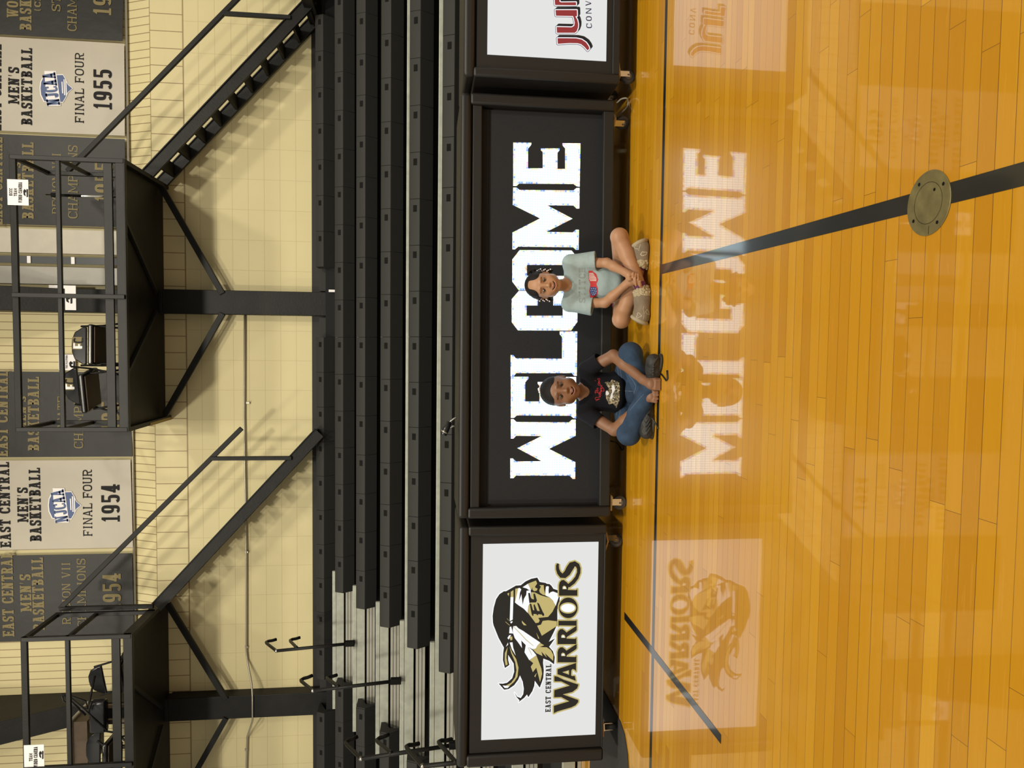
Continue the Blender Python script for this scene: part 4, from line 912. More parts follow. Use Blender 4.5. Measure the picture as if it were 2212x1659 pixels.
# ================================================================ the two children
# bodies are grown as one smooth-blended volume and skinned with surface nets
class SDF:
    def __init__(s, lo, hi, h):
        s.lo = np.array(lo, np.float32); s.h = h
        n = np.ceil((np.array(hi)-np.array(lo))/h).astype(int)+1
        s.n = n; s.D = np.full(n, .5, np.float32)
        s.ax = [s.lo[i]+h*np.arange(n[i], dtype=np.float32) for i in range(3)]
    def blk(s, lo, hi):
        i0 = np.maximum(np.floor((np.array(lo)-s.lo)/s.h).astype(int), 0); i1 = np.minimum(np.ceil((np.array(hi)-s.lo)/s.h).astype(int)+1, s.n)
        if (i1 <= i0).any(): return None, None
        sl = tuple(slice(a, b) for a, b in zip(i0, i1))
        return sl, np.meshgrid(*[s.ax[i][sl[i]] for i in range(3)], indexing='ij', sparse=True)
    def _op(s, f, lo, hi, k, sub=False):
        sl, P = s.blk(lo, hi)
        if sl is None: return s
        d = f(*P); D = s.D[sl]
        if sub: d = -d; a = -D; b = -d
        else: a, b = D, d
        r = np.minimum(a, b)
        if k > 0: h = np.maximum(k-np.abs(a-b), 0)/k; r = r-h*h*k*.25
        s.D[sl] = -r if sub else r
        return s
    def cone(s, a, b, ra, rb, k=.012, sub=False, flat=False, flat0=False, m=.035):
        a, b = np.array(a, np.float32), np.array(b, np.float32); ab = b-a; L2 = float(ab@ab)+1e-9; R = max(ra, rb)+m
        def f(X, Y, Z):
            px_, py, pz_ = X-a[0], Y-a[1], Z-a[2]
            t = (px_*ab[0]+py*ab[1]+pz_*ab[2])/L2; tc = np.clip(t, 0, 1)
            d = np.sqrt((px_-tc*ab[0])**2+(py-tc*ab[1])**2+(pz_-tc*ab[2])**2)-(ra+(rb-ra)*tc)
            if flat: d = np.maximum(d, (t-1)*math.sqrt(L2))
            if flat0: d = np.maximum(d, -t*math.sqrt(L2))
            return d
        return s._op(f, np.minimum(a, b)-R, np.maximum(a, b)+R, k, sub)
    def ell(s, c, r, k=.012, R=None, sub=False, m=.035):
        c = np.array(c, np.float32); r = np.array(r, np.float32); R = np.eye(3) if R is None else np.array(R)
        def f(X, Y, Z):
            q = [(X-c[0])*R[0][i]+(Y-c[1])*R[1][i]+(Z-c[2])*R[2][i] for i in range(3)]
            k0 = np.sqrt(sum((q[i]/r[i])**2 for i in range(3)))+1e-6; k1 = np.sqrt(sum((q[i]/r[i]**2)**2 for i in range(3)))+1e-6
            return k0*(k0-1)/k1
        e = float(r.max())+m
        return s._op(f, c-e, c+e, k, sub)
    def chain(s, pts, rs, k=.004, **kw):
        for i in range(len(pts)-1): s.cone(pts[i], pts[i+1], rs[i], rs[i+1], k if i == 0 else min(k, .003), **kw)
        return s
    def floor(s, z=.003): s.D = np.maximum(s.D, (z-s.ax[2])[None, None, :]); return s
    def mesh(s, name, mats, relax=1):
        D, h = s.D, s.h; I = D < 0; nx, ny, nz = D.shape
        c = np.zeros((nx-1, ny-1, nz-1), np.int8)
        for dx in (0, 1):
            for dy in (0, 1):
                for dz in (0, 1): c += I[dx:nx-1+dx, dy:ny-1+dy, dz:nz-1+dz]
        cells = np.argwhere((c > 0) & (c < 8)); idx = np.full(c.shape, -1, np.int32); idx[tuple(cells.T)] = np.arange(len(cells))
        acc = np.zeros((len(cells), 3)); cnt = np.zeros(len(cells))
        cor = [(x, y, z) for x in (0, 1) for y in (0, 1) for z in (0, 1)]
        val = {q: D[cells[:, 0]+q[0], cells[:, 1]+q[1], cells[:, 2]+q[2]] for q in cor}
        for q in cor:
            for a in range(3):
                if q[a]: continue
                e = list(q); e[a] = 1; e = tuple(e); v0, v1 = val[q], val[e]; mk = (v0 < 0) != (v1 < 0)
                t = np.where(mk, v0/np.where(mk, v0-v1, 1), 0); p = np.tile(np.array(q, float), (len(cells), 1)); p[:, a] += t
                acc[mk] += p[mk]; cnt[mk] += 1
        V = (cells+acc/cnt[:, None])*h+s.lo
        Q = []
        for a in range(3):
            b, c_ = (a+1) % 3, (a+2) % 3
            s0 = [slice(None)]*3; s1 = [slice(None)]*3; s0[a] = slice(0, -1); s1[a] = slice(1, None)
            A, B = I[tuple(s0)], I[tuple(s1)]; E = np.argwhere(A != B)
            E = E[(E[:, b] > 0) & (E[:, c_] > 0) & (E[:, b] < idx.shape[b]) & (E[:, c_] < idx.shape[c_])]
            def at_(db, dc): q = E.copy(); q[:, b] -= db; q[:, c_] -= dc; return idx[tuple(q.T)]
            q = np.stack([at_(1, 1), at_(0, 1), at_(0, 0), at_(1, 0)], 1); flip = ~A[tuple(E.T)]
            q[flip] = q[flip][:, ::-1]; Q.append(q)
        Q = np.concatenate(Q); Q = Q[(Q >= 0).all(1)]
        for _ in range(relax):
            sm = np.zeros_like(V); n = np.zeros(len(V))
            for i in range(4):
                np.add.at(sm, Q[:, i], V[Q[:, (i+1) % 4]]+V[Q[:, (i-1) % 4]]); np.add.at(n, Q[:, i], 2)
            V = V*.45+.55*sm/np.maximum(n, 1)[:, None]
        me = bpy.data.meshes.new(name); me.vertices.add(len(V)); me.vertices.foreach_set('co', V.astype(np.float32).ravel())
        me.loops.add(4*len(Q)); me.loops.foreach_set('vertex_index', Q.ravel().astype(np.int32)); me.polygons.add(len(Q))
        me.polygons.foreach_set('loop_start', np.arange(0, 4*len(Q), 4, dtype=np.int32)); me.polygons.foreach_set('loop_total', np.full(len(Q), 4, np.int32))
        me.polygons.foreach_set('use_smooth', np.ones(len(Q), bool)); me.update(calc_edges=True); me.validate()
        for mm in mats: me.materials.append(M[mm])
        o = bpy.data.objects.new(name, me); COL.objects.link(o); return o, V
def skin_mat(name):
    m, nt, b = nodes_of(name); a = nt.nodes.new('ShaderNodeAttribute'); a.attribute_name = 'tint'
    nt.links.new(a.outputs['Color'], b.inputs['Base Color']); b.inputs['Roughness'].default_value = .48; b.inputs['Specular IOR Level'].default_value = .4
    b.inputs['Subsurface Weight'].default_value = .12; b.inputs['Subsurface Radius'].default_value = (.010, .004, .002); b.inputs['Subsurface Scale'].default_value = .5
    g = NG(nt); tc = nt.nodes.new('ShaderNodeTexCoord'); g.bump(g.noise(tc.outputs['Object'], 260, 3), b, .06, .002)
    M[name] = m
skin_mat('skin')
mat('hair', (.009, .0075, .007), .62, spec=.25, bump=.5, bscale=130)
mat('hair_soft', (.012, .009, .0085), .65, spec=.25, bump=.6, bscale=220)
mat('shirt_grey', (.295, .375, .385), .9, bump=.9, bscale=9, var=.05, vscale=40)
mat('shirt_black', (.0065, .0065, .010), .95, spec=.25, bump=.9, bscale=10)
mat('shorts_maroon', (.17, .018, .045), .8, bump=.3, bscale=40)
mat('denim', (.025, .047, .088), .9, spec=.3, bump=.9, bscale=13, var=.35, vscale=14)
mat('boot_suede', (.20, .155, .105), .9, bump=.3, bscale=90, var=.18, vscale=22)
mat('boot_sole', (.34, .28, .19), .8)
mat('fleece', (.46, .38, .24), .95, bump=1.0, bscale=160, var=.2, vscale=120)
mat('sock_purple', (.15, .035, .13), .9, bump=.4, bscale=200)
mat('shoe_black', (.020, .019, .017), .6, bump=.6, bscale=45, var=.5, vscale=40)
mat('teeth', (.80, .76, .66), .3)
mat('mouth_dark', (.035, .012, .012), .6)
mat('eye_white', (.72, .70, .68), .15, coat=.5)
mat('iris', (.030, .016, .010), .1, coat=1.0)
mat('pupil', (.003, .003, .003), .1, coat=1.0)
mat('bead', (.80, .78, .82), .25)
mat('print_grey', (.265, .31, .30), .9)
mat('print_red', (.50, .03, .035), .7)
mat('print_navy', (.03, .06, .22), .7)
mat('print_white', (.75, .74, .70), .7)
mat('thread_cream', (.52, .46, .33), .8)
mat('denim_seam', (.11, .15, .21), .85)
def leopard():
    m, nt, b = nodes_of('print_leopard'); tc = nt.nodes.new('ShaderNodeTexCoord'); v = nt.nodes.new('ShaderNodeTexVoronoi'); v.inputs['Scale'].default_value = 115
    nt.links.new(tc.outputs['Object'], v.inputs['Vector']); g = NG(nt)
    c = g.ramp(v.outputs['Distance'], [(0, (.42, .33, .18)), (.28, (.36, .28, .15)), (.34, (.012, .011, .010)), (.55, (.012, .011, .01)), (.62, (.45, .37, .22)), (1, (.5, .42, .27))])
    nt.links.new(c, b.inputs['Base Color']); b.inputs['Roughness'].default_value = .6; M['print_leopard'] = m
leopard()

def J(x, y, Y): return np.array(px(x, y, Y))
class Head:
    def __init__(s, C, scale, fwd, roll=0.0, nod=0.0):
        s.C = np.array(C); s.k = scale; f = np.array(fwd, float); f /= np.linalg.norm(f); z = np.array((0, 0, 1.0)); x = np.cross(f, z)*-1
        x = np.cross(z, f)*1.0; x = -np.cross(f, z) if False else np.cross(z, f); x /= np.linalg.norm(x)
        x = -x if x[0] < 0 else x
        z = np.cross(x, -f); z /= np.linalg.norm(z); z = z if z[2] > 0 else -z
        c, n = math.cos(roll), math.sin(roll); x, z = c*x+n*z, -n*x+c*z
        s.A = np.stack([x, f, z], 1)              # columns: right, forward, up
    def p(s, x, f, z): return s.C+s.A@(np.array((x, f, z))*s.k)
    def loc(s, V): return ((V-s.C)@s.A)/s.k
def head_sdf(S, H, smile, wide=1.0, mouth_z=-.052, opn=1.0):
    k = H.k; p, A = H.p, H.A
    def E(c, r, kk, sub=False): S.ell(p(*c), np.array(r)*k, kk*k, A, sub, m=.02)
    def Cn(a, b, ra, rb, kk, sub=False): S.cone(p(*a), p(*b), ra*k, rb*k, kk*k, sub, m=.02)
    E((0, -.018, .024), (.071*wide, .086, .076), .0)
    E((0, .018, -.002), (.061*wide, .062, .082), .03)
    E((0, .028, -.052), (.050*wide, .045, .041), .03)
    E((0, .056, -.084), (.019, .014, .013), .03)
    for s in (-1, 1):
        E((s*.036*wide, .050, -.030), (.022, .021, .021), .022)
        E((s*.050*wide, .010, -.045), (.014, .022, .026), .02)
        E((s*.028, .072, .026), (.020, .009, .006), .012)
        E((s*.071*wide, -.012, -.008), (.008, .017, .027), .006)
        E((s*.077*wide, -.004, -.008), (.005, .009, .016), .004, True)
    for s in (-1, 1):
        E((s*.030, .086, .006), (.018, .014, .011), .012, True)
        E((s*.030, .0655, .007), (.0152, .0130, .0125), .004)
    Cn((0, .076, .010), (0, .0855, -.018), .0050, .0078, .012)
    E((0, .0885, -.021), (.0092, .0075, .0078), .008)
    for s in (-1, 1):
        E((s*.0105, .0815, -.025), (.0062, .0068, .0056), .005)
        E((s*.0054, .0895, -.0300), (.0034, .0042, .0026), .003, True)
    # lips along a smiling curve
    mz = mouth_z; hw = .0245*smile; lo_ = .0030*(opn-1)*2
    U = [(-hw, .0665, mz+.0085), (-hw*.5, .0795, mz+.0035), (0, .0835, mz+.0035), (hw*.5, .0795, mz+.0035), (hw, .0665, mz+.0085)]
    Lw = [(-hw, .0665, mz+.0075), (-hw*.55, .0770, mz-.0070-lo_*.7), (0, .0815, mz-.0105-lo_), (hw*.55, .0770, mz-.0070-lo_*.7), (hw, .0665, mz+.0075)]
    E((0, .066, mz), (.028*smile, .016, .021), .018)
    for q, r0 in ((U, (.0026, .0044, .0046, .0044, .0026)), (Lw, (.0026, .0050, .0058, .0050, .0026))):
        for i in range(4): Cn(q[i], q[i+1], r0[i], r0[i+1], .005)
    for i in range(11):
        t = -1+2*i/10; x = hw*.88*t; zc = mz+.0070*t*t-.0028*(1-t*t)*opn; f = .0815-.013*t*t
        E((x, f, zc), (.0042, .012, .0014+.0046*(1-t*t)*opn), .0012, True)
    # eye openings
    for s in (-1, 1):
        E((s*.030, .0830, .0062), (.0128, .0120, .0040), .0025, True)
    return U, Lw
def face_parts(H, U, Lw, root, mz, smile, gap_teeth=False):
    def loc_obj(mb, name, m): return mb.build(name, m, root, smooth=True)
    for s in (-1, 1):
        b = MB(); c = H.p(s*.0297, .0665, .0062); b.ball(c, .0117*H.k, 16, 0)
        d = H.p(s*.0292, .0798, .0060)
        dirn = (d-c)/np.linalg.norm(d-c); ci = c+dirn*.0108*H.k
        b.disc(ci+dirn*.0006*H.k, Vector(dirn), .0080*H.k, .0012*H.k, 20, 1); b.disc(ci+dirn*.0010*H.k, Vector(dirn), .0036*H.k, .0012*H.k, 16, 2)
        loc_obj(b, 'eye', ['eye_white', 'iris', 'pupil'])
    b = MB(); n = 12; hw = .0185*smile
    for i in range(n):
        t = -1+2*(i+.5)/n; x = hw*t; f = .0768-.011*t*t; zt = mz+.0040+.004*t*t; zb = mz-.0036+.0062*t*t
        if gap_teeth and i in (1, 2, 10): zb = zt-.0012
        q = [H.p(x+dx*hw/n*.94, f-(.001 if abs(dx) else 0), z) for z in (zb, zt) for dx in (-1, 1)]
        q2 = [H.p(x+dx*hw/n*.94, f-.004, z) for z in (zb, zt) for dx in (-1, 1)]
        b.add(q+q2, [(0, 1, 3, 2), (4, 6, 7, 5), (0, 4, 5, 1), (2, 3, 7, 6), (0, 2, 6, 4), (1, 5, 7, 3)])
    b.build('teeth', 'teeth', root)
    b = MB(); b.ball(H.p(0, .060, mz-.001), tuple(np.array((.021*smile, .010, .009))*H.k), 12); b.build('mouth_inside', 'mouth_dark', root, smooth=True)
def seg_dist(P, pts):
    best = np.full(len(P), 9.0)
    for a, b in zip(pts[:-1], pts[1:]):
        a, b = np.array(a), np.array(b); ab = b-a; t = np.clip(((P-a)@ab)/(ab@ab), 0, 1); best = np.minimum(best, np.linalg.norm(P-(a+t[:, None]*ab), axis=1))
    return best
def tint(o, V, H, base, lip, brow, U, Lw, brows, hairc=None):
    P = H.loc(V); c = np.tile(np.array(base), (len(V), 1)); near = (np.abs(P[:, 0]) < .1) & (P[:, 1] > .02) & (np.abs(P[:, 2]) < .11)
    def blend(mask, col): c[:] = c*(1-mask[:, None])+np.array(col)*mask[:, None]
    sm = lambda d, r0, r1: np.clip((r1-d)/(r1-r0), 0, 1)*near
    dl = np.minimum(seg_dist(P, U), seg_dist(P, Lw)); blend(sm(dl, .0050, .0068), lip)
    inm = (np.abs(P[:, 0]) < abs(U[0][0])*.9) & (np.abs(P[:, 2]-U[2][2]+.006) < .006) & (P[:, 1] < .076) & (P[:, 1] > .05)
    blend(inm*near*.85, np.array(lip)*.25)
    for br in brows: blend(sm(seg_dist(P[:, [0, 2]]*1.0, [(q[0], q[1]) for q in br]), .0014, .0038)*.75*(P[:, 1] > .04), brow)
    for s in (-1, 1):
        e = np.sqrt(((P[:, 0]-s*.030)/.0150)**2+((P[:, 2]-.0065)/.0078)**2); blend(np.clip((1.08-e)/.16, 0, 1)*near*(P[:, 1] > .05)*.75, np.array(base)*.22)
    at = o.data.color_attributes.new('tint', 'FLOAT_COLOR', 'POINT')
    at.data.foreach_set('color', np.concatenate([c, np.ones((len(c), 1))], 1).astype(np.float32).ravel())
def adopt(o, root): attach(o, root); return o
def bvh(*objs):
    v, f = [], []
    for o in objs:
        n = len(v); v += [q.co.copy() for q in o.data.vertices]; f += [[i+n for i in p.vertices] for p in o.data.polygons]
    return BVHTree.FromPolygons(v, f)
def decal(tree, polys, name, matn, parent, step=.55, lift=.0012, mb=None, ymax=9):
    b = mb or MB()
    for poly in polys:
        P = np.array(poly); x0, y0 = P.min(0); x1, y1 = P.max(0); cache = {}
        def inside(x, y):
            c = False
            for (ax_, ay), (bx, by) in zip(poly, list(poly[1:])+[poly[0]]):
                if (ay > y) != (by > y) and x < (bx-ax_)*(y-ay)/(by-ay)+ax_: c = not c
            return c
        def hit(i, j):
            if (i, j) not in cache:
                d = ray(x0+i*step, y0+j*step).normalized(); h = tree.ray_cast(CAM_P, d)
                cache[i, j] = None if h[0] is None or h[0].y > ymax else len(b.v)
                if cache[i, j] is not None: b.v.append(tuple(h[0]-d*lift))
            return cache[i, j]
        for i in range(int((x1-x0)/step)+1):
            for j in range(int((y1-y0)/step)+1):
                if inside(x0+(i+.5)*step, y0+(j+.5)*step):
                    q = [hit(i, j), hit(i+1, j), hit(i+1, j+1), hit(i, j+1)]
                    if None not in q and max(abs(b.v[q[0]][1]-b.v[k][1]) for k in q) < .03: b.f.append(tuple(q)); b.mi.append(b.k)
    if mb is None and b.f: return b.build(name, matn, parent, smooth=True)
def smooth2(pts, n=4):
    P = [Vector(p) for p in pts]; Q = []
    for i in range(len(P)-1):
        for t_ in range(n):
            u = t_/n; a, b_, c, d = P[max(i-1, 0)], P[i], P[i+1], P[min(i+2, len(P)-1)]
            Q.append(.5*((2*b_)+(c-a)*u+(2*a-5*b_+4*c-d)*u*u+(3*b_-a-3*c+d)*u**3))
    return [tuple(q) for q in Q]+[tuple(P[-1])]
def stroke(pts, wd): 
    out = []
    for a, c in zip(pts[:-1], pts[1:]):
        a, c = Vector(a), Vector(c); d = c-a
        if d.length < 1e-6: continue
        d.normalize(); n = Vector((-d.y, d.x))*wd/2; a = a-d*wd*.3; c = c+d*wd*.3
        out.append([tuple(a+n), tuple(c+n), tuple(c-n), tuple(a-n)])
    return out
HSTEP = .0030
def finger(S, pts, Ys, rs, k=.004):
    S.chain([J(x, y, Y) for (x, y), Y in zip(pts, Ys)], rs, k)

# ------------------------------------------------ child in the grey shirt
def child_grey():
    C = J(1173.5, 616, 4.045); root = thing('person', 'child in grey shirt with flag sunglasses print and fleece boots, sitting cross-legged', 'person', tuple(px(1385, 610, 4.05)[i] if i < 2 else 0 for i in range(3)))
    f = np.array(CAM_P)-C; f[2] = .02*np.linalg.norm(f); H = Head(C, .955, f, 0.0)
    lo, hi = (.05, 3.78, -.01), (.80, 4.27, .70)
    neck0, neck1 = H.p(0, -.012, -.070), J(1226, 615, 4.10)
    shL, shR = J(1232, 567, 4.10), J(1230, 656, 4.10); elL, elR = J(1311, 568, 4.02), J(1307, 654, 4.02); wrL, wrR = J(1351, 589, 3.905), J(1351, 615, 3.905)
    chest, belly, pelv = J(1258, 613, 4.11), J(1305, 613, 4.10), J(1343, 614, 4.13)
    hipL, hipR = J(1350, 584, 4.12), J(1350, 644, 4.12); knL, knR = J(1338, 512, 3.99), J(1342, 690, 3.99)
    anL, anR = J(1388, 629, 3.905), J(1386, 565, 3.96)
    S = SDF(lo, hi, HSTEP)
    U, Lw = head_sdf(S, H, 1.22, 1.0, -.049, 1.35)
    S.cone(neck0, neck1, .031, .036, .02)
    S.ell(chest, (.088, .055, .085), .03); S.ell(belly, (.085, .060, .085), .03); S.ell(pelv, (.10, .075, .070), .03)
    for sh_ in (shL, shR): S.cone(neck1+np.array((0, 0, -.02)), sh_, .034, .030, .025)
    for sh_, el, wr in ((shL, elL, wrL), (shR, elR, wrR)):
        S.cone(sh_, el, .031, .0265, .02); S.cone(el, el*.65+wr*.35, .0265, .0262, .012); S.cone(el*.65+wr*.35, wr, .0262, .0195, .012)
    for hp, kn, an in ((hipL, knL, anL), (hipR, knR, anR)):
        S.cone(hp, kn, .064, .047, .03); mid = kn*.66+an*.34+np.array((0, .004, -.002))
        S.cone(kn, mid, .045, .0435, .015); S.cone(mid, an, .0435, .027, .015)
        S.ell(kn+np.array((0, -.012, .004)), (.040, .038, .040), .02)
    # clasped hands
    Hs = lambda x, y: (1320+x/20.74, 560+y/20.74)
    pL, pR = J(*Hs(800, 700), 3.885), J(*Hs(800, 1010), 3.885)
    S.cone(wrL, pL, .0195, .0225, .012); S.cone(wrR, pR, .0195, .0225, .012)
    S.ell(J(*Hs(900, 760), 3.878), (.020, .017, .024), .010); S.ell(J(*Hs(930, 1020), 3.876), (.020, .017, .025), .010)
    for pts, Ys in (([(930, 960), (985, 800), (1000, 610)], (3.868, 3.850, 3.862)), ([(1010, 1010), (1080, 860), (1110, 660)], (3.862, 3.846, 3.858)), ([(1090, 1080), (1215, 900), (1205, 660)], (3.862, 3.847, 3.858)), ([(1150, 1130), (1290, 980), (1290, 800)], (3.866, 3.852, 3.864)),
                    ([(1000, 760), (1085, 950), (1110, 1180)], (3.860, 3.8475, 3.858)), ([(1080, 790), (1190, 1000), (1215, 1120)], (3.864, 3.853, 3.864)), ([(1180, 800), (1285, 1000), (1280, 1200)], (3.862, 3.849, 3.860)), ([(1230, 860), (1310, 1100), (1345, 1270)], (3.868, 3.856, 3.866)),
                    ([(770, 960), (820, 900), (815, 810)], (3.868, 3.852, 3.852)), ([(820, 760), (880, 850), (885, 925)], (3.868, 3.853, 3.850))):
        finger(S, [Hs(*q) for q in pts], Ys, (.0078, .0068, .0056), .003)
    S.floor()
    body, V = S.mesh('body', ['skin']); adopt(body, root)
    base = (.39, .205, .110)
    tint(body, V, H, base, (.40, .15, .11), (.07, .035, .022), U, Lw, [[(s*.014, .0245), (s*.030, .030), (s*.046, .0235)] for s in (-1, 1)])
    face_parts(H, U, Lw, root, -.049, 1.22)
    # hair: centre parting, drawn back, beaded braids over the ears
    S = SDF(tuple(C-.14), tuple(C+.16), .0026)
    S.ell(H.p(0, -.022, .027), np.array((.0765, .0885, .0790))*H.k, 0, H.A)
    for s in (-1, 1):
        S.ell(H.p(s*.034, .012, .046), np.array((.036, .050, .038))*H.k, .012, H.A)
        S.ell(H.p(s*.066, -.010, .022), np.array((.015, .036, .036))*H.k, .010, H.A)
        S.ell(H.p(s*.060, -.052, -.02), np.array((.026, .03, .05))*H.k, .012, H.A)
    S.ell(H.p(0, .090, -.020), np.array((.0590, .074, .0800))*H.k, .004, H.A, sub=True)
    S.cone(H.p(0, .085, .072), H.p(0, .03, .112), .0022*H.k, .0012*H.k, .002, True)
    for s in (-1, 1): S.ell(H.p(s*.073, .0, -.012), np.array((.016, .024, .030))*H.k, .003, H.A, sub=True)
    rs = np.random.RandomState(3)
    for i in range(26):
        a = rs.uniform(-.6, 1.2); S.ell(H.p(.060+.020*math.cos(a)+rs.uniform(-.006, .01), -.03+rs.uniform(-.03, .02), .040+.045*math.sin(a)), (.008,)*3, .004)
    hair, _ = S.mesh('hair', ['hair_soft']); adopt(hair, root)
    b = MB()
    for s in (-1, 1):
        for j in range(5):
            q = [H.p(s*(.074+.007*j), -.020-.01*(j % 2), .030-.008*j), H.p(s*(.083+.004*(j % 3)), -.022, .004-.008*j), H.p(s*(.080+.006*(j % 3)), -.026, -.034-.006*j)]
            b.tube([Vector(x) for x in q], [.0045, .0045, .0038], 7)
    b.build('braids', 'hair_soft', root, smooth=True)
    bd = MB()
    for s in (-1, 1):
        for j in range(9):
            bd.ball(H.p(s*(.081+.005*(j % 3)), -.006-.012*(j % 2), .036-.0095*j), .0044, 8)
    bd.build('hair_beads', 'bead', root, smooth=True)
    b = MB()     # stray wisps
    for i in range(26):
        a = rs.uniform(.1, 2.2); q0 = H.p(.045+.03*rs.rand(), -.03+rs.uniform(-.03, .03), .03+.04*rs.rand()); d = H.A@np.array((math.cos(a-.6), rs.uniform(-.3, .3), math.sin(a)*.8))
        b.tube([Vector(q0+d*.02), Vector(q0+d*(.042+.02*rs.rand())+np.array((0, 0, .004*rs.randn()))), Vector(q0+d*(.046+.014*rs.rand())+np.array((.008*rs.randn(), 0, .008*rs.randn())))], .0006, 4)
    b.build('hair_wisps', 'hair_soft', root)
    # shirt
    S = SDF(lo, hi, HSTEP)
    S.ell(chest, (.102, .070, .092), .0); S.ell(belly, (.103, .080, .095), .04); S.ell(J(1328, 614, 4.10), (.108, .085, .05), .03)
    S.cone(neck1+np.array((0, 0, -.028)), shL, .044, .039, .03); S.cone(neck1+np.array((0, 0, -.028)), shR, .044, .039, .03)
    for sh_, el, tip in ((shL, elL, J(1287, 563, 4.055)), (shR, elR, J(1280, 661.5, 4.055))):
        d = (tip-sh_)/np.linalg.norm(tip-sh_)
        S.cone(sh_, tip, .042, .0535, .025, flat=True)
        S.cone(tip-d*.022, tip+d*.02, .036, .0445, .003, True)
    S.cone(J(1219, 615.5, 4.045), J(1190, 615.5, 4.06), .046, .06, .004, True)
    S.cone(neck1+np.array((0, .0, -.012)), neck1+np.array((0, 0, .10)), .043, .05, .004, True)
    for kn, hp in ((knL, hipL), (knR, hipR)): S.cone(hp*.62+kn*.38, kn, .055, .05, .004, True)
    S.floor()
    shirt, _ = S.mesh('shirt', ['shirt_grey'], 2); adopt(shirt, root)
    tr = bvh(shirt)
    b = MB(); K1 = lambda p: PXF(p, 1080, 460, 5.53)
    for i, ch in enumerate('STITCH'):
        y0, y1 = 1072-72*i, 1072-72*i-58
        for poly in glyph(ch, .62, .2, .14, .06, .12):
            pts = [(1018-76*q, y0+(y1-y0)*p/.62) for p, q in poly]
            decal(tr, [K1(pts)], '', '', None, .5, .0010, b)
    b.build('grey_outline_lettering', 'print_grey', shirt)
    red = [(1058, 690), (1100, 690), (1150, 730), (1172, 800), (1150, 850), (1168, 900), (1165, 975), (1130, 1008), (1078, 1012), (1066, 930), (1080, 850), (1058, 790)]
    decal(tr, [K1(red)], 'sunglasses_print', 'print_red', shirt)
    lens1 = [(1064, 715), (1105, 708), (1142, 742), (1154, 790), (1140, 815), (1078, 815), (1064, 780)]; lens2 = [(1082, 885), (1140, 885), (1160, 910), (1155, 965), (1125, 990), (1088, 985), (1074, 935)]
    b = MB()
    for i in range(6):
        y = 718+17*i; lo_, hi_ = 1064+(0 if i < 5 else 10), min(1152, 1110+10*i+6); decal(tr, [K1([(lo_, y), (hi_, y), (hi_, y+8), (lo_, y+8)])], '', '', None, .5, .0022, b)
    b.build('white_stripes_print', 'print_white', shirt)
    decal(tr, [K1(lens2)], 'blue_lens_print', 'print_navy', shirt, lift=.0022)
    b = MB()
    for cx_, cy_ in ((1095, 905), (1118, 903), (1140, 908), (1088, 930), (1110, 928), (1132, 932), (1150, 935), (1098, 955), (1120, 955), (1142, 958), (1110, 976), (1130, 975)):
        decal(tr, [K1([(cx_+(7 if i % 2 == 0 else 3)*math.cos(i*math.pi/5), cy_+(7 if i % 2 == 0 else 3)*math.sin(i*math.pi/5)) for i in range(10)])], '', '', None, .35, .0030, b)
    b.build('white_stars_print', 'print_white', shirt)
    # shorts
    S = SDF(lo, hi, HSTEP); S.ell(pelv, (.106, .082, .072), 0)
    for hp, kn in ((hipL, knL), (hipR, knR)): S.cone(hp, hp*.66+kn*.34, .070, .066, .03, flat=True)
    S.floor(.002); o, _ = S.mesh('shorts', ['shorts_maroon'], 2); adopt(o, root)
    # boots
    def boot(an, toe, out, up_, leg_dir):
        d = toe-an; L = np.linalg.norm(d); d /= L
        S = SDF(np.minimum(an, toe)-.10, np.maximum(an, toe)+.10, .0028)
        S.cone(an+leg_dir*.010, an+d*.025, .040, .044, 0); S.cone(an+d*.02, toe-d*.030, .044, .045, .02)
        S.ell(toe-d*.034, (.043, .043, .043), .02)
        S.floor(.004); u, _ = S.mesh('boot_upper', ['boot_suede'], 2)
        S = SDF(np.minimum(an, toe)-.11, np.maximum(an, toe)+.11, .0028); nrm = out/np.linalg.norm(out); side = np.cross(nrm, d)
        side /= np.linalg.norm(side); A = np.stack([side, np.cross(nrm, side), nrm], 1)
        c = toe-d*.034+nrm*.034
        S.ell(c, (.0500, .0530, .0150), 0, A); S.ell(c-nrm*.006, (.0485, .0510, .0150), .004, A)
        S.floor(.002); so, _ = S.mesh('boot_sole', ['boot_sole'], 1)
        S = SDF(an-.10, an+.10, .0026); S.cone(an-d*.002+leg_dir*.032, an+d*.012, .043, .047, 0, flat0=True); rs = np.random.RandomState(5)
        for i in range(170):
            q = rs.randn(3); q -= leg_dir*(q@leg_dir); q /= np.linalg.norm(q); S.ell(an+leg_dir*(rs.uniform(-.008, .034))+q*.0445, (.0052,)*3, .004)
        S.cone(an+leg_dir*.026, an+leg_dir*.09, .030, .034, .003, True)
        S.floor(.003); cu, _ = S.mesh('boot_cuff', ['fleece'], 1)
        return u, so, cu
    bt = []
    dl = (knL-anL)/np.linalg.norm(knL-anL); dr = (knR-anR)/np.linalg.norm(knR-anR)
    toeL, toeR = J(1386, 693, 3.905), J(1386, 525, 3.945)
    for nm, an, toe, out, ld in (('boot', anL+np.array((-.018, 0, -.002)), toeL, np.array((-.85, .25, .33)), dl), ('boot', anR, toeR, np.array((.85, .25, .36)), dr)):
        u, so, cu = boot(an, toe, out, None, ld); u.name = 'boot'; adopt(u, root)
        for q, n in ((so, 'sole'), (cu, 'fleece_cuff')): q.name = n; q.parent = u; q.matrix_parent_inverse = u.matrix_parent_inverse.copy(); q.matrix_parent_inverse = Matrix.Identity(4)
        bt.append(u)
    K6 = lambda p: PXF(p, 1330, 630, 18.43); K5 = lambda p: PXF(p, 1330, 490, 16.59)
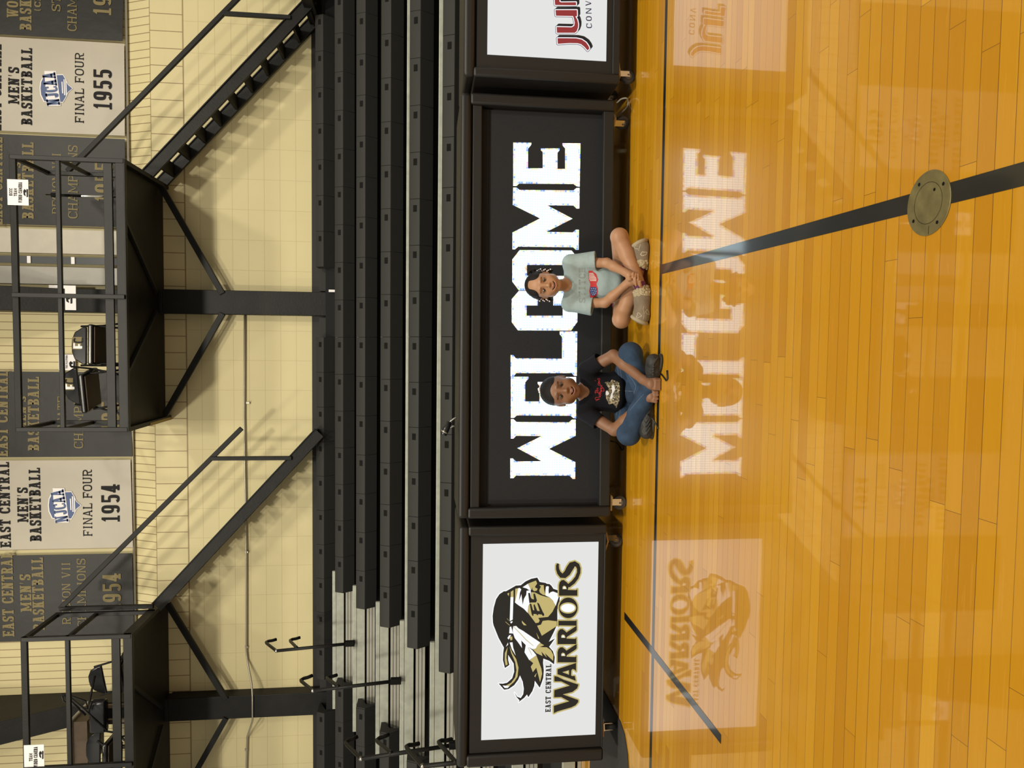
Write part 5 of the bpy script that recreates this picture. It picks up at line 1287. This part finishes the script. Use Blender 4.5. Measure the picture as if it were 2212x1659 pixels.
    t2 = bvh(bt[0]); heart = [(1040, 970), (930, 850), (885, 840), (855, 880), (880, 930), (830, 985), (815, 1030), (860, 1050), (940, 1010), (1040, 970)]
    b = MB(); decal(t2, stroke(K6(heart), .9)+stroke(K6([(1120, 590), (1090, 700), (1130, 830), (1120, 1050), (1060, 1190)]), .7)+stroke(K6([(1190, 790), (1260, 710), (1320, 830), (1340, 920), (1250, 890), (1190, 790)]), .9), '', '', None, .45, .0012, b); o = b.build('stitching', 'thread_cream', bt[0]); o.matrix_parent_inverse = Matrix.Identity(4)
    t3 = bvh(bt[1]); b = MB(); decal(t3, stroke(K5([(660, 620), (720, 610), (740, 660), (660, 720), (700, 780), (800, 790)]), .8)+stroke(K5([(890, 630), (850, 740), (830, 860)]), .7)+stroke(K5([(885, 990), (950, 900), (1130, 910), (1080, 1000), (960, 1040), (885, 990)]), 1.4), '', '', None, .45, .0012, b); o = b.build('stitching', 'thread_cream', bt[1]); o.matrix_parent_inverse = Matrix.Identity(4)
    for o_ in bpy.data.objects:
        if o_.name.startswith('stitching') and o_.parent in bt: o_.matrix_parent_inverse = Matrix.Identity(4)
    for an, ld in ((anL, dl), (anR, dr)):
        S = SDF(an-.09, an+.09, .0028); S.cone(an+ld*.012, an+ld*.046, .0295, .0335, 0, flat=True); S.floor(); o, _ = S.mesh('sock', ['sock_purple'], 1); adopt(o, root)
    return root
child_grey()

# ------------------------------------------------ child in the black shirt
def child_black():
    C = J(1209.5, 844.5, 3.985); root = thing('person', 'child in black shirt and jeans with white hair bow, fists resting down', 'person', tuple(px(1385, 846, 3.95)[i] if i < 2 else 0 for i in range(3)))
    f = np.array(CAM_P)-C; f[2] = .03*np.linalg.norm(f); f[0] += .1; H = Head(C, 1.05, f, 0.0)
    lo, hi = (-.62, 3.54, -.01), (.16, 4.25, .66)
    K = lambda x, y: (1120+x/6.144, 720+y/6.144)
    neck0, neck1 = H.p(0, -.012, -.070), J(1260, 846, 4.03)
    shL, shR = J(1268, 799, 4.03), J(1264, 890, 4.03); elL, elR = J(1325, 768, 3.93), J(1327, 929, 3.93); wrL, wrR = J(1388, 820, 3.745), J(1388, 871, 3.765)
    chest, belly, pelv = J(1290, 846, 4.05), J(1322, 847, 4.05), J(1352, 848, 4.10)
    hipL, hipR = J(1352, 815, 4.10), J(1352, 884, 4.10); knL, knR = J(1362, 765, 3.87), J(1358, 937, 3.87)
    anL, anR = J(1396, 872, 3.80), J(1412, 818, 3.72)
    S = SDF(lo, hi, HSTEP)
    U, Lw = head_sdf(S, H, 1.0, 1.04, -.052, 1.15)
    S.cone(neck0, neck1, .034, .041, .02)
    S.ell(chest, (.098, .062, .080), .03); S.ell(belly, (.098, .068, .08), .03); S.ell(pelv, (.115, .085, .075), .03)
    for sh_ in (shL, shR): S.cone(neck1+np.array((0, 0, -.02)), sh_, .038, .036, .025)
    for sh_, el, wr in ((shL, elL, wrL), (shR, elR, wrR)):
        S.cone(sh_, el, .036, .0315, .02); S.cone(el, el*.65+wr*.35, .0315, .0305, .012); S.cone(el*.65+wr*.35, wr, .0305, .0225, .012)
    for hp, kn, an in ((hipL, knL, anL), (hipR, knR, anR)): S.cone(hp, kn, .060, .048, .03); S.cone(kn, an, .045, .030, .02)
    F = lambda x, y: (1360+x/16.59, 780+y/16.59)
    S.cone(wrL, J(*F(720, 800), 3.705), .0225, .026, .012); S.ell(J(*F(800, 830), 3.695), (.030, .024, .026), .010)
    S.cone(wrR, J(*F(700, 1270), 3.735), .0225, .026, .012); S.ell(J(*F(790, 1270), 3.722), (.029, .024, .024), .010)
    for (x0, y0, x1, y1) in ((900, 690, 1120, 690), (900, 800, 1145, 805), (895, 895, 1130, 905), (880, 985, 1095, 1005)):
        finger(S, [F(x0-40, y0), F(x0+40, y0), F(x1, y1), F(x1+20, y1+5)], (3.690, 3.674, 3.668, 3.690), (.0092, .0090, .0080, .0070), .0025)
    finger(S, [F(800, 650), F(930, 640), F(1060, 655), F(1190, 660)], (3.694, 3.684, 3.676, 3.676), (.0095, .0088, .0078, .0066), .003)
    for (x0, y0, x1, y1) in ((880, 1120, 1000, 1105), (890, 1225, 1010, 1215), (880, 1330, 990, 1345), (850, 1430, 950, 1460)):
        finger(S, [F(x0-50, y0), F(x0+10, y0), F(x1, y1), F(x1+15, y1+5)], (3.718, 3.702, 3.696, 3.716), (.0092, .0090, .0080, .0070), .0025)
    finger(S, [F(760, 1090), F(830, 1040), F(930, 1060)], (3.716, 3.705, 3.703), (.0095, .0085, .0070), .003)
    S.floor()
    body, V = S.mesh('body', ['skin']); adopt(body, root)
    base = (.225, .108, .056)
    tint(body, V, H, base, (.36, .105, .09), (.035, .018, .012), U, Lw, [[(s*.012, .0255), (s*.028, .0315), (s*.046, .0245)] for s in (-1, 1)])
    face_parts(H, U, Lw, root, -.052, 1.0, True)
    S = SDF(tuple(C-.15), tuple(C+.16), .0026)
    S.ell(H.p(0, -.020, .026), np.array((.0765, .0885, .0780))*H.k, 0, H.A); S.ell(H.p(0, .016, .040), np.array((.0655, .058, .046))*H.k, .015, H.A)
    S.ell(H.p(0, .100, -.020), np.array((.0650, .080, .0850))*H.k, .006, H.A, sub=True)
    for s in (-1, 1): S.ell(H.p(s*.076, .0, -.012), np.array((.016, .024, .030))*H.k, .003, H.A, sub=True)
    S.ell(H.p(0, -.10, .035), np.array((.038, .03, .038))*H.k, .012, H.A)
    hair, _ = S.mesh('hair', ['hair']); adopt(hair, root)
    b = MB()
    for c, r in (((.010, -.004, .1085), .0075), ((.003, -.006, .1075), .0065), ((-.006, -.010, .1045), .0068), ((-.016, -.014, .1010), .0050)): b.ball(H.p(*c), r*H.k, 10)
    b.build('hair_bow', 'bead', root, smooth=True)
    b = MB(); b.ball(H.p(-.0775, .008, -.035), .0042, 10); b.build('earring', 'bead', root, smooth=True)
    # shirt
    S = SDF(lo, hi, HSTEP)
    S.ell(chest, (.112, .076, .088), 0); S.ell(belly, (.112, .084, .082), .04); S.ell(J(1332, 847, 4.05), (.112, .088, .045), .03)
    S.cone(neck1+np.array((0, 0, -.030)), shL, .047, .044, .03); S.cone(neck1+np.array((0, 0, -.030)), shR, .047, .044, .03)
    for sh_, tip in ((shL, J(1297, 778, 3.975)), (shR, J(1294, 912, 3.975))):
        d = (tip-sh_)/np.linalg.norm(tip-sh_)
        S.cone(sh_, tip, .046, .0455, .025, flat=True); S.cone(tip-d*.02, tip+d*.02, .0405, .0415, .003, True)
    S.cone(J(1259, 847, 3.955), J(1230, 847, 3.97), .050, .07, .004, True); S.cone(neck1+np.array((0, 0, -.012)), neck1+np.array((0, 0, .10)), .047, .055, .004, True)
    S.floor()
    shirt, _ = S.mesh('shirt', ['shirt_black'], 2); adopt(shirt, root); tr = bvh(shirt)
    Kp = lambda p: PXF(p, 1120, 720, 6.144)
    b = MB()
    for pts in ([(1022, 800), (1020, 760)], [(1010, 780), (1060, 786)], [(1060, 786), (1040, 765), (1020, 758), (1040, 756), (1062, 758)], [(1062, 758), (1045, 745), (1040, 733), (1052, 726), (1060, 736)],
        [(1030, 895), (1075, 870), (1025, 880), (1020, 855), (1045, 850), (1085, 845)], [(1085, 840), (1070, 825), (1080, 810), (1092, 822), (1085, 840)], [(1092, 812), (1060, 800), (1100, 795)], [(1100, 795), (1070, 782), (1105, 775)], [(1105, 770), (1085, 765), (1110, 757)], [(1110, 755), (1090, 748), (1085, 738), (1110, 735)], [(1110, 730), (1090, 722), (1105, 712), (1130, 735), (1135, 765), (1120, 770)],
        [(1105, 708), (1092, 700), (1098, 690), (1110, 700)], [(1075, 690), (1055, 680), (1060, 662), (1080, 668), (1085, 685), (1075, 690)], [(1080, 660), (1060, 652), (1080, 645)], [(1080, 642), (1060, 636), (1078, 628)], [(1025, 632), (1015, 626)], [(1075, 622), (1058, 616), (1050, 604), (1070, 600), (1082, 612)]):
        decal(tr, stroke(smooth2(Kp(pts)), 1.0), '', '', None, .3, .0014, b)
    b.build('red_script_print', 'print_red', shirt)
    lips = [(1145, 650), (1190, 640), (1215, 652), (1240, 612), (1335, 650), (1345, 720), (1338, 900), (1300, 990), (1255, 930), (1200, 945), (1150, 830), (1160, 765), (1205, 735), (1170, 690)]
    decal(tr, [Kp(lips)], 'leopard_lips_print', 'print_leopard', shirt)
    decal(tr, [Kp([(1235, 690), (1270, 690), (1282, 750), (1252, 800), (1252, 850), (1225, 888), (1215, 850), (1242, 780)]), Kp([(1160, 770), (1185, 765), (1205, 800), (1180, 825), (1158, 815)])], 'pale_tongue_print', 'bead', shirt, lift=.0026)
    # jeans
    S = SDF(lo, hi, HSTEP); S.ell(pelv, (.122, .095, .080), 0)
    for hp, kn, an in ((hipL, knL, anL), (hipR, knR, anR)):
        S.cone(hp, kn, .070, .062, .03); mid = kn*.6+an*.4; S.cone(kn, mid, .060, .054, .02); S.cone(mid, an, .054, .043, .015, flat=True)
    S.ell(J(1368, 846, 3.98), (.07, .06, .05), .03)
    S.floor(.002); jeans, _ = S.mesh('jeans', ['denim'], 2); adopt(jeans, root); tj = bvh(jeans)
    b = MB()
    for pts in ([(1310, 450), (1335, 600), (1345, 760), (1330, 900), (1300, 1090)], [(1345, 460), (1370, 600), (1385, 760), (1372, 900), (1330, 1120)], [(1385, 765), (1530, 770)], [(1440, 520), (1530, 640), (1560, 700), (1530, 800)], [(1480, 1020), (1560, 920), (1660, 810)]): decal(tj, stroke(Kp(pts), .7), '', '', None, .45, .0012, b)
    b.build('seam_stitching', 'denim_seam', jeans)
    def shoe(an, toe, up_):
        d = toe-an; L = np.linalg.norm(d); d /= L
        S = SDF(np.minimum(an, toe)-.10, np.maximum(an, toe)+.10, .0028)
        S.cone(an-d*.02, an+d*.03, .041, .040, 0); S.cone(an+d*.03, toe-d*.03, .039, .036, .02); S.ell(toe-d*.03, (.036, .036, .034), .02)
        for i in range(5): c = an*(1-.15-.15*i)+toe*(.15+.15*i); S.cone(c+np.array((-.02, -.040, .015)), c+np.array((.02, -.041, -.008)), .004, .003, .004)
        S.floor(.003); u, _ = S.mesh('shoe', ['shoe_black'], 1); adopt(u, root)
        S = SDF(np.minimum(an, toe)-.11, np.maximum(an, toe)+.11, .0028); S.ell((an+toe)/2+np.array((0, .0, -.027)), (L*.5+.014, .040, .015), 0, np.stack([d, np.cross((0, 0, 1), d), (0, 0, 1)], 1))
        S.floor(.002); so, _ = S.mesh('sole', ['shoe_black'], 1); so.parent = u
        return u
    s1 = shoe(J(1412, 806, 3.715), J(1412, 771, 3.66), None); s2 = shoe(J(1397, 885, 3.80), J(1397, 944, 3.79), None)
    for sh_, pts in ((s1, [px(1428, 808, 3.66), px(1432, 812, 3.64), pz(1439, 822, .005), pz(1442, 818, .005), pz(1441, 800, .005)]), (s2, [px(1400, 895, 3.75), pz(1412, 908, .03), pz(1420, 922, .005), pz(1422, 926, .004)])):
        b = MB(); b.tube(pts, .0045, 8); o = b.build('lace', 'cable_black', None, smooth=True); o.parent = sh_
    return root
child_black()
